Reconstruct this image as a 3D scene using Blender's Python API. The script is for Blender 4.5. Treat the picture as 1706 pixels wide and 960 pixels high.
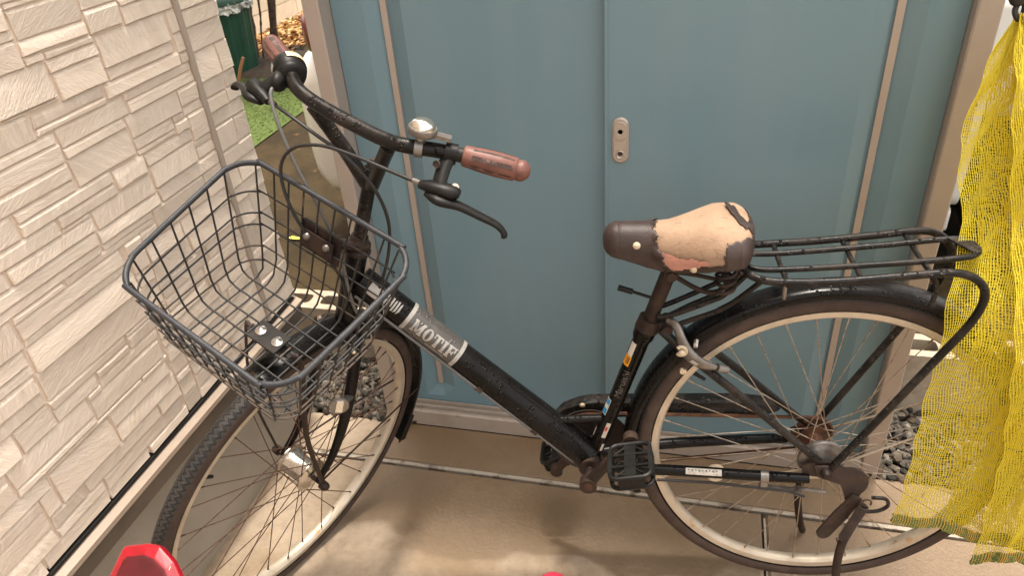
import bpy, math, random
import numpy as np
from mathutils import Vector, Matrix

scene = bpy.context.scene
for o in list(bpy.data.objects):
    bpy.data.objects.remove(o)
COL = scene.collection
rng = random.Random(7)
NPR = np.random.RandomState(11)

# ------------------------------------------------------------------ camera
CAM_H = 1.425
RIGHT = Vector((0.969648150, 0.234540243, -0.069089354))
DOWN = Vector((0.068883160, -0.533165305, -0.843202151))
FWD = Vector((-0.234600884, 0.812850313, -0.533138625))
cd = bpy.data.cameras.new('camera')
cam = bpy.data.objects.new('camera', cd)
COL.objects.link(cam)
cd.sensor_width = 36.0
cd.lens = 36.0 * 1238.44 / 1706.0
cd.clip_start = 0.02
cd.clip_end = 400.0
m3 = Matrix((RIGHT, -DOWN, -FWD)).transposed()
cam.matrix_world = Matrix.Translation((0, 0, CAM_H)) @ m3.to_4x4()
cd.dof.use_dof = True
cd.dof.focus_distance = 1.45
cd.dof.aperture_fstop = 9.0
scene.camera = cam

# ------------------------------------------------------------------ sky, sun, exposure
SUN_EL = math.radians(81.5)
SUN_AZ = math.radians(8.0)          # measured from +Y towards +X
world = bpy.data.worlds.new('World')
scene.world = world
world.use_nodes = True
wn, wl = world.node_tree.nodes, world.node_tree.links
wn.clear()
w_out = wn.new('ShaderNodeOutputWorld')
w_bg = wn.new('ShaderNodeBackground')
w_sky = wn.new('ShaderNodeTexSky')
w_sky.sky_type = 'NISHITA'
w_sky.sun_disc = False
w_sky.sun_elevation = SUN_EL
w_sky.sun_rotation = SUN_AZ
w_sky.air_density = 1.0
w_sky.dust_density = 4.0
w_sky.ozone_density = 1.0
w_hsv = wn.new('ShaderNodeHueSaturation')
w_hsv.inputs['Saturation'].default_value = 0.22
w_mul = wn.new('ShaderNodeMix')
w_mul.data_type = 'RGBA'
w_mul.blend_type = 'MULTIPLY'
w_mul.inputs['Factor'].default_value = 1.0
w_mul.inputs['B'].default_value = (1.0, 0.935, 0.855, 1)
w_bg.inputs['Strength'].default_value = 0.15
wl.new(w_sky.outputs[0], w_hsv.inputs['Color'])
wl.new(w_hsv.outputs[0], w_mul.inputs['A'])
wl.new(w_mul.outputs['Result'], w_bg.inputs['Color'])
wl.new(w_bg.outputs[0], w_out.inputs['Surface'])

sd = bpy.data.lights.new('sun', 'SUN')
sd.energy = 1.3
sd.angle = math.radians(6.0)
sd.color = (1.0, 0.93, 0.82)
sun = bpy.data.objects.new('sun', sd)
COL.objects.link(sun)
sdir = Vector((math.sin(SUN_AZ) * math.cos(SUN_EL), math.cos(SUN_AZ) * math.cos(SUN_EL), math.sin(SUN_EL)))
sun.rotation_euler = (-sdir).to_track_quat('-Z', 'Y').to_euler()
sun.location = sdir * 20

scene.view_settings.view_transform = 'Standard'
scene.view_settings.look = 'None'
scene.view_settings.exposure = 1.88
scene.view_settings.gamma = 1.0
scene.render.engine = 'CYCLES'
scene.render.resolution_x = 1024
scene.render.resolution_y = 577


# ------------------------------------------------------------------ material helper
def rgb(c):
    return (c[0], c[1], c[2], 1.0)


def mat(name, c1, c2=None, scale=12.0, lo=0.4, hi=0.62, rough=0.5, rough2=None, metal=0.0, bump=0.0, bscale=150.0,
        coat=0.0, c3=None, scale3=60.0, lo3=0.6, hi3=0.68, detail=5.0, trans=0.0, ior=1.45, aniso=None, drops=0.0, spec=None,
        var=0.0):
    m = bpy.data.materials.new(name)
    m.use_nodes = True
    nt = m.node_tree
    n, l = nt.nodes, nt.links
    b = n['Principled BSDF']
    tc = n.new('ShaderNodeTexCoord')
    vec = tc.outputs['Object']
    oi = n.new('ShaderNodeObjectInfo')
    off = n.new('ShaderNodeVectorMath')
    off.operation = 'MULTIPLY_ADD'
    cmb = n.new('ShaderNodeCombineXYZ')
    for i in range(3):
        l.new(oi.outputs['Random'], cmb.inputs[i])
    l.new(cmb.outputs[0], off.inputs[0])
    off.inputs[1].default_value = (13.7, 7.3, 21.1)
    l.new(vec, off.inputs[2])
    vec = off.outputs[0]
    if aniso:
        mp = n.new('ShaderNodeMapping')
        mp.inputs['Scale'].default_value = aniso
        l.new(vec, mp.inputs['Vector'])
        vec = mp.outputs[0]

    def ramp(sc, lo_, hi_, det=detail):
        t = n.new('ShaderNodeTexNoise')
        t.inputs['Scale'].default_value = sc
        t.inputs['Detail'].default_value = det
        t.inputs['Roughness'].default_value = 0.62
        l.new(vec, t.inputs['Vector'])
        r = n.new('ShaderNodeMapRange')
        r.inputs['From Min'].default_value = lo_
        r.inputs['From Max'].default_value = hi_
        r.interpolation_type = 'SMOOTHSTEP'
        l.new(t.outputs['Fac'], r.inputs['Value'])
        return r.outputs['Result'], t.outputs['Fac']

    col = None
    fac1 = None
    if c2 is not None:
        fac1, _ = ramp(scale, lo, hi)
        mx = n.new('ShaderNodeMix')
        mx.data_type = 'RGBA'
        mx.inputs['A'].default_value = rgb(c1)
        mx.inputs['B'].default_value = rgb(c2)
        l.new(fac1, mx.inputs['Factor'])
        col = mx.outputs['Result']
    if c3 is not None:
        f3, _ = ramp(scale3, lo3, hi3)
        mx = n.new('ShaderNodeMix')
        mx.data_type = 'RGBA'
        if col is None:
            mx.inputs['A'].default_value = rgb(c1)
        else:
            l.new(col, mx.inputs['A'])
        mx.inputs['B'].default_value = rgb(c3)
        l.new(f3, mx.inputs['Factor'])
        col = mx.outputs['Result']
    if var > 0:
        h = n.new('ShaderNodeHueSaturation')
        mr = n.new('ShaderNodeMapRange')
        mr.inputs['To Min'].default_value = 1 - var
        mr.inputs['To Max'].default_value = 1 + var
        l.new(oi.outputs['Random'], mr.inputs['Value'])
        l.new(mr.outputs['Result'], h.inputs['Value'])
        if col is None:
            h.inputs['Color'].default_value = rgb(c1)
        else:
            l.new(col, h.inputs['Color'])
        col = h.outputs[0]
    if col is None:
        b.inputs['Base Color'].default_value = rgb(c1)
    else:
        l.new(col, b.inputs['Base Color'])
    b.inputs['Metallic'].default_value = metal
    if rough2 is not None and fac1 is not None:
        mr = n.new('ShaderNodeMapRange')
        mr.inputs['To Min'].default_value = rough
        mr.inputs['To Max'].default_value = rough2
        l.new(fac1, mr.inputs['Value'])
        l.new(mr.outputs['Result'], b.inputs['Roughness'])
    else:
        b.inputs['Roughness'].default_value = rough
    if spec is not None:
        b.inputs['Specular IOR Level'].default_value = spec
    b.inputs['Coat Weight'].default_value = coat
    b.inputs['Coat Roughness'].default_value = 0.12
    b.inputs['Transmission Weight'].default_value = trans
    b.inputs['IOR'].default_value = ior
    nrm = None
    if bump > 0:
        _, f = ramp(bscale, 0, 1, 7.0)
        bp = n.new('ShaderNodeBump')
        bp.inputs['Strength'].default_value = bump
        bp.inputs['Distance'].default_value = 0.004
        l.new(f, bp.inputs['Height'])
        nrm = bp.outputs[0]
    if drops > 0:
        v = n.new('ShaderNodeTexVoronoi')
        v.inputs['Scale'].default_value = 135.0
        l.new(vec, v.inputs['Vector'])
        r = n.new('ShaderNodeMapRange')
        r.inputs['From Min'].default_value = 0.42
        r.inputs['From Max'].default_value = 0.12
        r.interpolation_type = 'SMOOTHSTEP'
        l.new(v.outputs['Distance'], r.inputs['Value'])
        fm, _ = ramp(34.0, 0.52, 0.6, 2.0)
        mu = n.new('ShaderNodeMath')
        mu.operation = 'MULTIPLY'
        l.new(r.outputs['Result'], mu.inputs[0])
        l.new(fm, mu.inputs[1])
        bp = n.new('ShaderNodeBump')
        bp.inputs['Strength'].default_value = drops
        bp.inputs['Distance'].default_value = 0.0030
        l.new(mu.outputs[0], bp.inputs['Height'])
        if nrm is not None:
            l.new(nrm, bp.inputs['Normal'])
        nrm = bp.outputs[0]
        nrm_coat = nrm
    if nrm is not None:
        l.new(nrm, b.inputs['Normal'])
    return m


M = {}
M['black_paint'] = mat('black paint', (0.005, 0.0045, 0.0042), (0.010, 0.0085, 0.008), 9, 0.35, 0.7, rough=0.20, rough2=0.34, spec=0.18, coat=0.0, bump=0.06,
                       bscale=300, drops=0.9)
M['black_worn'] = mat('worn black paint', (0.008, 0.007, 0.0065), (0.028, 0.022, 0.018), 26, 0.42, 0.66, rough=0.3, rough2=0.5, bump=0.15, bscale=260,
                      c3=(0.085, 0.072, 0.062), scale3=120, lo3=0.60, hi3=0.70, drops=1.0, spec=0.25)
M['black_plastic'] = mat('black plastic', (0.007, 0.0065, 0.006), (0.012, 0.011, 0.010), 30, rough=0.42, spec=0.22, c3=(0.035, 0.03, 0.027), scale3=160, lo3=0.64, hi3=0.72, bump=0.1, bscale=500)
M['rubber'] = mat('black rubber', (0.012, 0.011, 0.010), (0.026, 0.022, 0.019), 24, 0.4, 0.7, rough=0.7, bump=0.2, bscale=350, spec=0.25)
M['sidewall'] = mat('brown tyre sidewall', (0.042, 0.025, 0.019), (0.062, 0.040, 0.030), 30, 0.35, 0.7, rough=0.75, bump=0.15, bscale=300)
M['rim'] = mat('weathered rim alloy', (0.50, 0.43, 0.34), (0.39, 0.32, 0.24), 14, 0.42, 0.72, rough=0.38, rough2=0.55, metal=0.35, bump=0.06, bscale=240,
               c3=(0.42, 0.24, 0.10), scale3=22, lo3=0.60, hi3=0.74)
M['spoke'] = mat('dull spoke steel', (0.36, 0.31, 0.25), (0.24, 0.15, 0.09), 20, 0.45, 0.65, rough=0.4, metal=0.6)
M['spoke_rust'] = mat('rusty spoke steel', (0.055, 0.026, 0.017), (0.10, 0.048, 0.028), 40, 0.4, 0.6, rough=0.7)
M['chrome'] = mat('tarnished chrome', (0.72, 0.68, 0.62), (0.45, 0.38, 0.30), 26, 0.48, 0.68, rough=0.18, rough2=0.45, metal=0.95, bump=0.05, bscale=260)
M['alloy'] = mat('grey cast alloy', (0.24, 0.225, 0.21), (0.16, 0.14, 0.125), 30, 0.4, 0.65, rough=0.42, metal=0.7, bump=0.08, bscale=300)
M['rust'] = mat('brown rust', (0.030, 0.020, 0.016), (0.048, 0.028, 0.020), 45, 0.4, 0.62, rough=0.75, bump=0.35, bscale=260)
M['rust_orange'] = mat('orange rust', (0.10, 0.040, 0.016), (0.045, 0.022, 0.015), 45, 0.4, 0.62, rough=0.8, bump=0.4, bscale=260)
M['rust_paint'] = mat('rust bitten dark paint', (0.020, 0.013, 0.011), (0.040, 0.024, 0.017), 28, 0.42, 0.6, rough=0.45, rough2=0.7, bump=0.2, bscale=240, drops=0.3, spec=0.25)
M['basket'] = mat('dark coated basket wire', (0.013, 0.0135, 0.015), (0.022, 0.020, 0.018), 30, 0.4, 0.65, rough=0.5, bump=0.1, bscale=300,
                  c3=(0.085, 0.050, 0.034), scale3=18, lo3=0.60, hi3=0.68)
M['basket_rim'] = mat('plastic coated basket rim', (0.019, 0.021, 0.026), (0.032, 0.032, 0.035), 40, 0.4, 0.65, rough=0.5, bump=0.2, bscale=420,
                      c3=(0.10, 0.075, 0.06), scale3=30, lo3=0.66, hi3=0.72)
M['basket_dirty'] = mat('grimy basket wire', (0.045, 0.033, 0.024), (0.07, 0.05, 0.037), 30, 0.4, 0.65, rough=0.65, bump=0.2, bscale=300)
M['grip'] = mat('pink brown grip rubber', (0.165, 0.067, 0.050), (0.115, 0.046, 0.036), 26, 0.4, 0.7, rough=0.5, bump=0.15, bscale=320)
M['grip_dark'] = mat('dark grip inlay', (0.050, 0.026, 0.022), (0.16, 0.10, 0.085), 90, 0.5, 0.66, rough=0.6, bump=0.5, bscale=420)
M['foam'] = mat('bare tan saddle foam', (0.315, 0.210, 0.138), (0.265, 0.172, 0.110), 20, 0.42, 0.72, rough=0.8, bump=0.25, bscale=200,
                c3=(0.20, 0.135, 0.095), scale3=60, lo3=0.56, hi3=0.72)
M['vinyl'] = mat('dark brown saddle vinyl', (0.030, 0.018, 0.0155), (0.048, 0.032, 0.028), 22, 0.42, 0.7, rough=0.48, bump=0.25, bscale=330)
M['pink'] = mat('pink torn saddle lining', (0.40, 0.19, 0.14), (0.33, 0.15, 0.11), 30, 0.4, 0.7, rough=0.75, bump=0.2, bscale=300)
M['white_plastic'] = mat('aged white plastic', (0.52, 0.43, 0.31), (0.42, 0.33, 0.22), 60, 0.5, 0.7, rough=0.4)
M['white_label'] = mat('white paper label', (0.55, 0.51, 0.45), (0.36, 0.32, 0.27), 120, 0.5, 0.7, rough=0.6)
M['grey_decal'] = mat('grey decal film', (0.060, 0.055, 0.050), (0.078, 0.070, 0.063), 40, 0.4, 0.7, rough=0.25, coat=0.3, drops=0.6)
M['silver_decal'] = mat('silver decal film', (0.34, 0.32, 0.29), (0.26, 0.24, 0.22), 60, 0.4, 0.7, rough=0.35, metal=0.2)
M['dim_decal'] = mat('dim grey lettering film', (0.11, 0.105, 0.10), rough=0.4)
M['yellow_label'] = mat('yellow sticker', (0.62, 0.26, 0.012), rough=0.5)
M['blue_label'] = mat('blue sticker', (0.03, 0.22, 0.42), rough=0.4)
M['red_ink'] = mat('red ink', (0.5, 0.05, 0.04), rough=0.5)
M['dark_ink'] = mat('dark ink', (0.05, 0.04, 0.03), rough=0.6)
M['glass_clear'] = mat('clear reflector plastic', (0.85, 0.82, 0.72), rough=0.12, metal=0.75, bump=0.4, bscale=600)
M['cable'] = mat('black cable sheath', (0.016, 0.015, 0.015), rough=0.4)
M['cable_grey'] = mat('grey cable sheath', (0.11, 0.105, 0.10), rough=0.45)
M['red_lens'] = mat('red reflector plastic', (0.30, 0.003, 0.012), (0.20, 0.002, 0.008), 40, 0.4, 0.7, rough=0.18, coat=0.6)
M['red_lens_dark'] = mat('dark red prism plastic', (0.075, 0.003, 0.006), (0.05, 0.002, 0.004), 30, 0.4, 0.7, rough=0.25, coat=0.4, bump=0.2, bscale=900)
M['pink_red'] = mat('pink red vinyl', (0.40, 0.025, 0.055), (0.28, 0.015, 0.035), 60, rough=0.4)

M['door_blue'] = mat('blue grey enamel', (0.154, 0.248, 0.292), (0.170, 0.256, 0.292), 2.2, 0.42, 0.70, rough=0.33, rough2=0.50, bump=0.02, bscale=16,
                     c3=(0.098, 0.150, 0.175), scale3=34, lo3=0.70, hi3=0.80, aniso=(5, 5, 0.55))
M['champagne'] = mat('champagne aluminium', (0.43, 0.365, 0.315), (0.40, 0.335, 0.29), 8, 0.4, 0.7, rough=0.42, metal=0.25, bump=0.02, bscale=200)
M['rail'] = mat('pale rail aluminium', (0.42, 0.36, 0.305), (0.36, 0.30, 0.25), 12, 0.45, 0.7, rough=0.45, metal=0.2, c3=(0.22, 0.16, 0.11), scale3=45, lo3=0.62, hi3=0.74)
M['lock'] = mat('satin silver lock metal', (0.44, 0.39, 0.345), rough=0.36, metal=0.5)
M['dark'] = mat('dark recess', (0.012, 0.010, 0.009), rough=0.8)
M['foundation'] = mat('grey rendered foundation', (0.34, 0.295, 0.24), (0.29, 0.25, 0.20), 6, 0.35, 0.7, rough=0.9, bump=0.35, bscale=160)
M['flashing'] = mat('beige metal flashing', (0.36, 0.28, 0.215), (0.32, 0.245, 0.185), 10, rough=0.45)
M['caulk'] = mat('grey beige sealant', (0.40, 0.33, 0.27), rough=0.7)
M['siding_base'] = mat('beige siding joint', (0.72, 0.59, 0.475), (0.66, 0.53, 0.42), 18, 0.4, 0.7, rough=0.85, bump=0.2, bscale=200)
M['block'] = mat('grey concrete block', (0.40, 0.33, 0.25), (0.31, 0.25, 0.19), 22, 0.4, 0.7, rough=0.95, bump=0.6, bscale=220)
M['mortar'] = mat('pale joint filler', (0.36, 0.31, 0.25), (0.13, 0.10, 0.075), 16, 0.48, 0.62, rough=0.9, bump=0.4, bscale=200)
M['soil'] = mat('dark soil', (0.035, 0.026, 0.018), (0.06, 0.045, 0.03), 20, rough=0.95, bump=0.8, bscale=80)
M['car_white'] = mat('white car enamel', (0.70, 0.68, 0.63), rough=0.25, coat=0.4)
M['car_glass'] = mat('dark car glass', (0.03, 0.032, 0.034), (0.16, 0.155, 0.15), 30, 0.48, 0.6, rough=0.12)
M['lamp_red'] = mat('red tail lamp', (0.14, 0.006, 0.012), rough=0.15, coat=0.5)
M['bin_green'] = mat('green bin plastic', (0.008, 0.045, 0.027), (0.012, 0.058, 0.034), 10, rough=0.45)
M['film'] = mat('crumpled clear film', (0.55, 0.55, 0.52), (0.16, 0.17, 0.15), 30, 0.4, 0.6, rough=0.25)
M['bark'] = mat('grey brown bark', (0.085, 0.055, 0.040), (0.040, 0.026, 0.020), 18, 0.4, 0.65, rough=0.9, bump=0.9, bscale=60)
M['leaf_green'] = mat('tree leaf', (0.055, 0.10, 0.03), rough=0.6)
M['stick'] = mat('orange brown stick', (0.33, 0.16, 0.08), rough=0.8)
M['hook'] = mat('black nylon strap', (0.018, 0.017, 0.018), rough=0.5)
M['leaf_yellow'] = mat('yellow fallen leaf', (0.62, 0.56, 0.06), rough=0.6)
M['wall_block'] = mat('sunlit block wall face', (0.66, 0.58, 0.46), (0.60, 0.52, 0.40), 5, rough=0.9, bump=0.2, bscale=120)


# per-strand yellow net material with translucency
def net_mat(name, c, t):
    m = bpy.data.materials.new(name)
    m.use_nodes = True
    n, l = m.node_tree.nodes, m.node_tree.links
    n.clear()
    out = n.new('ShaderNodeOutputMaterial')
    d = n.new('ShaderNodeBsdfDiffuse')
    tr = n.new('ShaderNodeBsdfTranslucent')
    mx = n.new('ShaderNodeMixShader')
    tc = n.new('ShaderNodeTexCoord')
    nz = n.new('ShaderNodeTexNoise')
    nz.inputs['Scale'].default_value = 7
    nz.inputs['Detail'].default_value = 4
    l.new(tc.outputs['Object'], nz.inputs['Vector'])
    cm = n.new('ShaderNodeMix')
    cm.data_type = 'RGBA'
    cm.inputs['A'].default_value = rgb(c)
    cm.inputs['B'].default_value = rgb(t)
    l.new(nz.outputs['Fac'], cm.inputs['Factor'])
    l.new(cm.outputs['Result'], d.inputs['Color'])
    l.new(cm.outputs['Result'], tr.inputs['Color'])
    mx.inputs['Fac'].default_value = 0.45
    l.new(d.outputs[0], mx.inputs[1])
    l.new(tr.outputs[0], mx.inputs[2])
    l.new(mx.outputs[0], out.inputs['Surface'])
    return m


M['net'] = net_mat('yellow net yarn', (0.94, 0.86, 0.13), (0.93, 0.77, 0.06))
M['net_pale'] = net_mat('pale faded yellow yarn', (0.86, 0.66, 0.22), (0.80, 0.58, 0.16))
M['net_green'] = net_mat('green hem yarn', (0.42, 0.48, 0.16), (0.05, 0.13, 0.07))


def stone_mat():
    m = bpy.data.materials.new('cast slate siding')
    m.use_nodes = True
    n, l = m.node_tree.nodes, m.node_tree.links
    b = n['Principled BSDF']
    b.inputs['Roughness'].default_value = 0.82
    tc = n.new('ShaderNodeTexCoord')
    oi = n.new('ShaderNodeObjectInfo')
    wn_ = n.new('ShaderNodeTexWhiteNoise')
    wn_.noise_dimensions = '1D'
    l.new(oi.outputs['Random'], wn_.inputs['W'])
    off = n.new('ShaderNodeVectorMath')
    off.operation = 'MULTIPLY_ADD'
    l.new(wn_.outputs['Color'], off.inputs[0])
    off.inputs[1].default_value = (9, 9, 9)
    l.new(tc.outputs['Object'], off.inputs[2])
    rot = n.new('ShaderNodeVectorRotate')
    rot.rotation_type = 'X_AXIS'
    mr = n.new('ShaderNodeMapRange')
    mr.inputs['To Min'].default_value = -2.3
    mr.inputs['To Max'].default_value = 0.9
    l.new(wn_.outputs['Value'], mr.inputs['Value'])
    l.new(mr.outputs['Result'], rot.inputs['Angle'])
    l.new(off.outputs[0], rot.inputs['Vector'])
    mp = n.new('ShaderNodeMapping')
    mp.inputs['Scale'].default_value = (1, 4.5, 0.75)
    l.new(rot.outputs[0], mp.inputs['Vector'])
    n1 = n.new('ShaderNodeTexNoise')
    n1.inputs['Scale'].default_value = 24
    n1.inputs['Detail'].default_value = 7
    n1.inputs['Roughness'].default_value = 0.6
    n1.inputs['Distortion'].default_value = 0.7
    l.new(mp.outputs[0], n1.inputs['Vector'])
    # terraced clefts
    st = n.new('ShaderNodeMath')
    st.operation = 'PINGPONG'
    st.inputs[1].default_value = 0.085
    l.new(n1.outputs['Fac'], st.inputs[0])
    n2 = n.new('ShaderNodeTexNoise')
    n2.inputs['Scale'].default_value = 240
    n2.inputs['Detail'].default_value = 4
    l.new(tc.outputs['Object'], n2.inputs['Vector'])
    ad = n.new('ShaderNodeMath')
    ad.operation = 'MULTIPLY_ADD'
    ad.inputs[1].default_value = 0.035
    l.new(n2.outputs['Fac'], ad.inputs[0])
    l.new(st.outputs[0], ad.inputs[2])
    bp = n.new('ShaderNodeBump')
    bp.inputs['Strength'].default_value = 0.7
    bp.inputs['Distance'].default_value = 0.015
    l.new(ad.outputs[0], bp.inputs['Height'])
    l.new(bp.outputs[0], b.inputs['Normal'])
    n3 = n.new('ShaderNodeTexNoise')
    n3.inputs['Scale'].default_value = 9
    n3.inputs['Detail'].default_value = 5
    l.new(mp.outputs[0], n3.inputs['Vector'])
    r3 = n.new('ShaderNodeMapRange')
    r3.inputs['From Min'].default_value = 0.35
    r3.inputs['From Max'].default_value = 0.7
    l.new(n3.outputs['Fac'], r3.inputs['Value'])
    mx = n.new('ShaderNodeMix')
    mx.data_type = 'RGBA'
    mx.inputs['A'].default_value = (0.79, 0.67, 0.555, 1)
    mx.inputs['B'].default_value = (0.72, 0.595, 0.48, 1)
    l.new(r3.outputs['Result'], mx.inputs['Factor'])
    h = n.new('ShaderNodeHueSaturation')
    mv = n.new('ShaderNodeMapRange')
    mv.inputs['To Min'].default_value = 0.92
    mv.inputs['To Max'].default_value = 1.07
    l.new(oi.outputs['Random'], mv.inputs['Value'])
    l.new(mv.outputs['Result'], h.inputs['Value'])
    l.new(mx.outputs['Result'], h.inputs['Color'])
    l.new(h.outputs[0], b.inputs['Base Color'])
    return m


M['stone'] = stone_mat()


def concrete_mat(name, dry, dry2, stain, stain_amt=0.55, olive=None, dark_film=None):
    m = bpy.data.materials.new(name)
    m.use_nodes = True
    n, l = m.node_tree.nodes, m.node_tree.links
    b = n['Principled BSDF']
    geo = n.new('ShaderNodeNewGeometry')
    P = geo.outputs['Position']

    def noise(sc, det, lo, hi, rough=0.6, dist=0.0):
        t = n.new('ShaderNodeTexNoise')
        t.inputs['Scale'].default_value = sc
        t.inputs['Detail'].default_value = det
        t.inputs['Roughness'].default_value = rough
        t.inputs['Distortion'].default_value = dist
        l.new(P, t.inputs['Vector'])
        r = n.new('ShaderNodeMapRange')
        r.interpolation_type = 'SMOOTHSTEP'
        r.inputs['From Min'].default_value = lo
        r.inputs['From Max'].default_value = hi
        l.new(t.outputs['Fac'], r.inputs['Value'])
        return r.outputs['Result'], t.outputs['Fac']

    def mix(a, bcol, f):
        mx = n.new('ShaderNodeMix')
        mx.data_type = 'RGBA'
        if isinstance(a, tuple):
            mx.inputs['A'].default_value = rgb(a)
        else:
            l.new(a, mx.inputs['A'])
        mx.inputs['B'].default_value = rgb(bcol)
        l.new(f, mx.inputs['Factor'])
        return mx.outputs['Result']

    f1, _ = noise(4.0, 6, 0.38, 0.66)
    col = mix(dry, dry2, f1)
    f2, _ = noise(2.6, 7, 0.47, 0.60, 0.55, 0.6)
    mu = n.new('ShaderNodeMath')
    mu.operation = 'MULTIPLY'
    mu.inputs[1].default_value = stain_amt
    l.new(f2, mu.inputs[0])
    col = mix(col, stain, mu.outputs[0])
    fr, _ = noise(11.0, 4, 0.62, 0.74)
    mu2 = n.new('ShaderNodeMath')
    mu2.operation = 'MULTIPLY'
    mu2.inputs[1].default_value = 0.5
    l.new(fr, mu2.inputs[0])
    col = mix(col, (0.26, 0.135, 0.052), mu2.outputs[0])
    fg_, _ = noise(38.0, 5, 0.40, 0.72)
    mu5 = n.new('ShaderNodeMath')
    mu5.operation = 'MULTIPLY'
    mu5.inputs[1].default_value = 0.35
    l.new(fg_, mu5.inputs[0])
    col = mix(col, tuple(c * 0.55 for c in dry2), mu5.outputs[0])
    fs, _ = noise(150.0, 3, 0.67, 0.73)
    col = mix(col, (0.10, 0.075, 0.055), fs)
    if dark_film is not None:
        # darker, glossier film past a noise-wandered front and left limit
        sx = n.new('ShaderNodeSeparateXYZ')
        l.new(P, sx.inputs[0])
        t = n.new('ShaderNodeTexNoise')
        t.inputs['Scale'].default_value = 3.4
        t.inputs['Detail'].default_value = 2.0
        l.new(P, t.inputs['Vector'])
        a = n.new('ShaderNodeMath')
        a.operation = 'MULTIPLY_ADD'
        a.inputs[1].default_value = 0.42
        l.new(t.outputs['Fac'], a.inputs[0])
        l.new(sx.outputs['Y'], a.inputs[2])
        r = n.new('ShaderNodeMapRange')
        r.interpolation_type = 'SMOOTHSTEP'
        r.inputs['From Min'].default_value = dark_film[0] + 0.21
        r.inputs['From Max'].default_value = dark_film[0] + 0.235
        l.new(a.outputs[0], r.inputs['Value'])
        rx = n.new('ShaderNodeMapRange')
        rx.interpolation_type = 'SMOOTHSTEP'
        rx.inputs['From Min'].default_value = dark_film[1] + 0.21
        rx.inputs['From Max'].default_value = dark_film[1] + 0.26
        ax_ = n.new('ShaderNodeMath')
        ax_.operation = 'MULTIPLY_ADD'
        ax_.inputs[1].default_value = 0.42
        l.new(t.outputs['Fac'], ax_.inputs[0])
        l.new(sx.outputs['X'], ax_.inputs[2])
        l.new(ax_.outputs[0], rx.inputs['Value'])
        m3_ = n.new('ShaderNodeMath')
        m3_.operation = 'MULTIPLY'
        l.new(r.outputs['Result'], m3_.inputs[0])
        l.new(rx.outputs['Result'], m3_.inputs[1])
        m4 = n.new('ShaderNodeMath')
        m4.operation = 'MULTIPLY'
        m4.inputs[1].default_value = dark_film[2]
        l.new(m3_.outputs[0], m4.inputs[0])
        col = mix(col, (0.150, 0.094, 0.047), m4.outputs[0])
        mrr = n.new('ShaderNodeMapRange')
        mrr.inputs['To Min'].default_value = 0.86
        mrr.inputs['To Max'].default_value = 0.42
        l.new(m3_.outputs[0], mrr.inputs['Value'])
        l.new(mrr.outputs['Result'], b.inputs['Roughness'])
    else:
        b.inputs['Roughness'].default_value = 0.88
    l.new(col, b.inputs['Base Color'])
    _, fb = noise(90.0, 8, 0, 1, 0.7)
    bp = n.new('ShaderNodeBump')
    bp.inputs['Strength'].default_value = 0.55
    bp.inputs['Distance'].default_value = 0.005
    l.new(fb, bp.inputs['Height'])
    l.new(bp.outputs[0], b.inputs['Normal'])
    return m


M['concrete'] = concrete_mat('stained apron concrete', (0.35, 0.272, 0.195), (0.29, 0.216, 0.146), (0.19, 0.120, 0.060), 0.6, dark_film=(1.06, -0.86, 0.75))
M['concrete_back'] = concrete_mat('dark brown back concrete', (0.048, 0.032, 0.014), (0.030, 0.021, 0.009), (0.020, 0.014, 0.007), 0.6)  # mottled, very dark brown base colour
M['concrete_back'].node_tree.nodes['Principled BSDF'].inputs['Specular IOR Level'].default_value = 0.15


# ------------------------------------------------------------------ mesh builder
def V(*a):
    return np.array(a, dtype=float)


def nrm(v):
    v = np.asarray(v, float)
    return v / (np.linalg.norm(v) + 1e-12)


def cr(pts, n=8, closed=False):
    P = [np.asarray(p, float) for p in pts]
    N = len(P)
    out = []
    rngk = range(N) if closed else range(N - 1)
    for i in rngk:
        if closed:
            p0, p1, p2, p3 = P[(i - 1) % N], P[i], P[(i + 1) % N], P[(i + 2) % N]
        else:
            p1, p2 = P[i], P[i + 1]
            p0 = P[i - 1] if i > 0 else 2 * p1 - p2
            p3 = P[i + 2] if i + 2 < N else 2 * p2 - p1
        for k in range(n):
            t = k / n
            out.append(0.5 * ((2 * p1) + (p2 - p0) * t + (2 * p0 - 5 * p1 + 4 * p2 - p3) * t * t + (3 * p1 - p0 - 3 * p2 + p3) * t ** 3))
    if not closed:
        out.append(P[-1])
    return out


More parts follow.
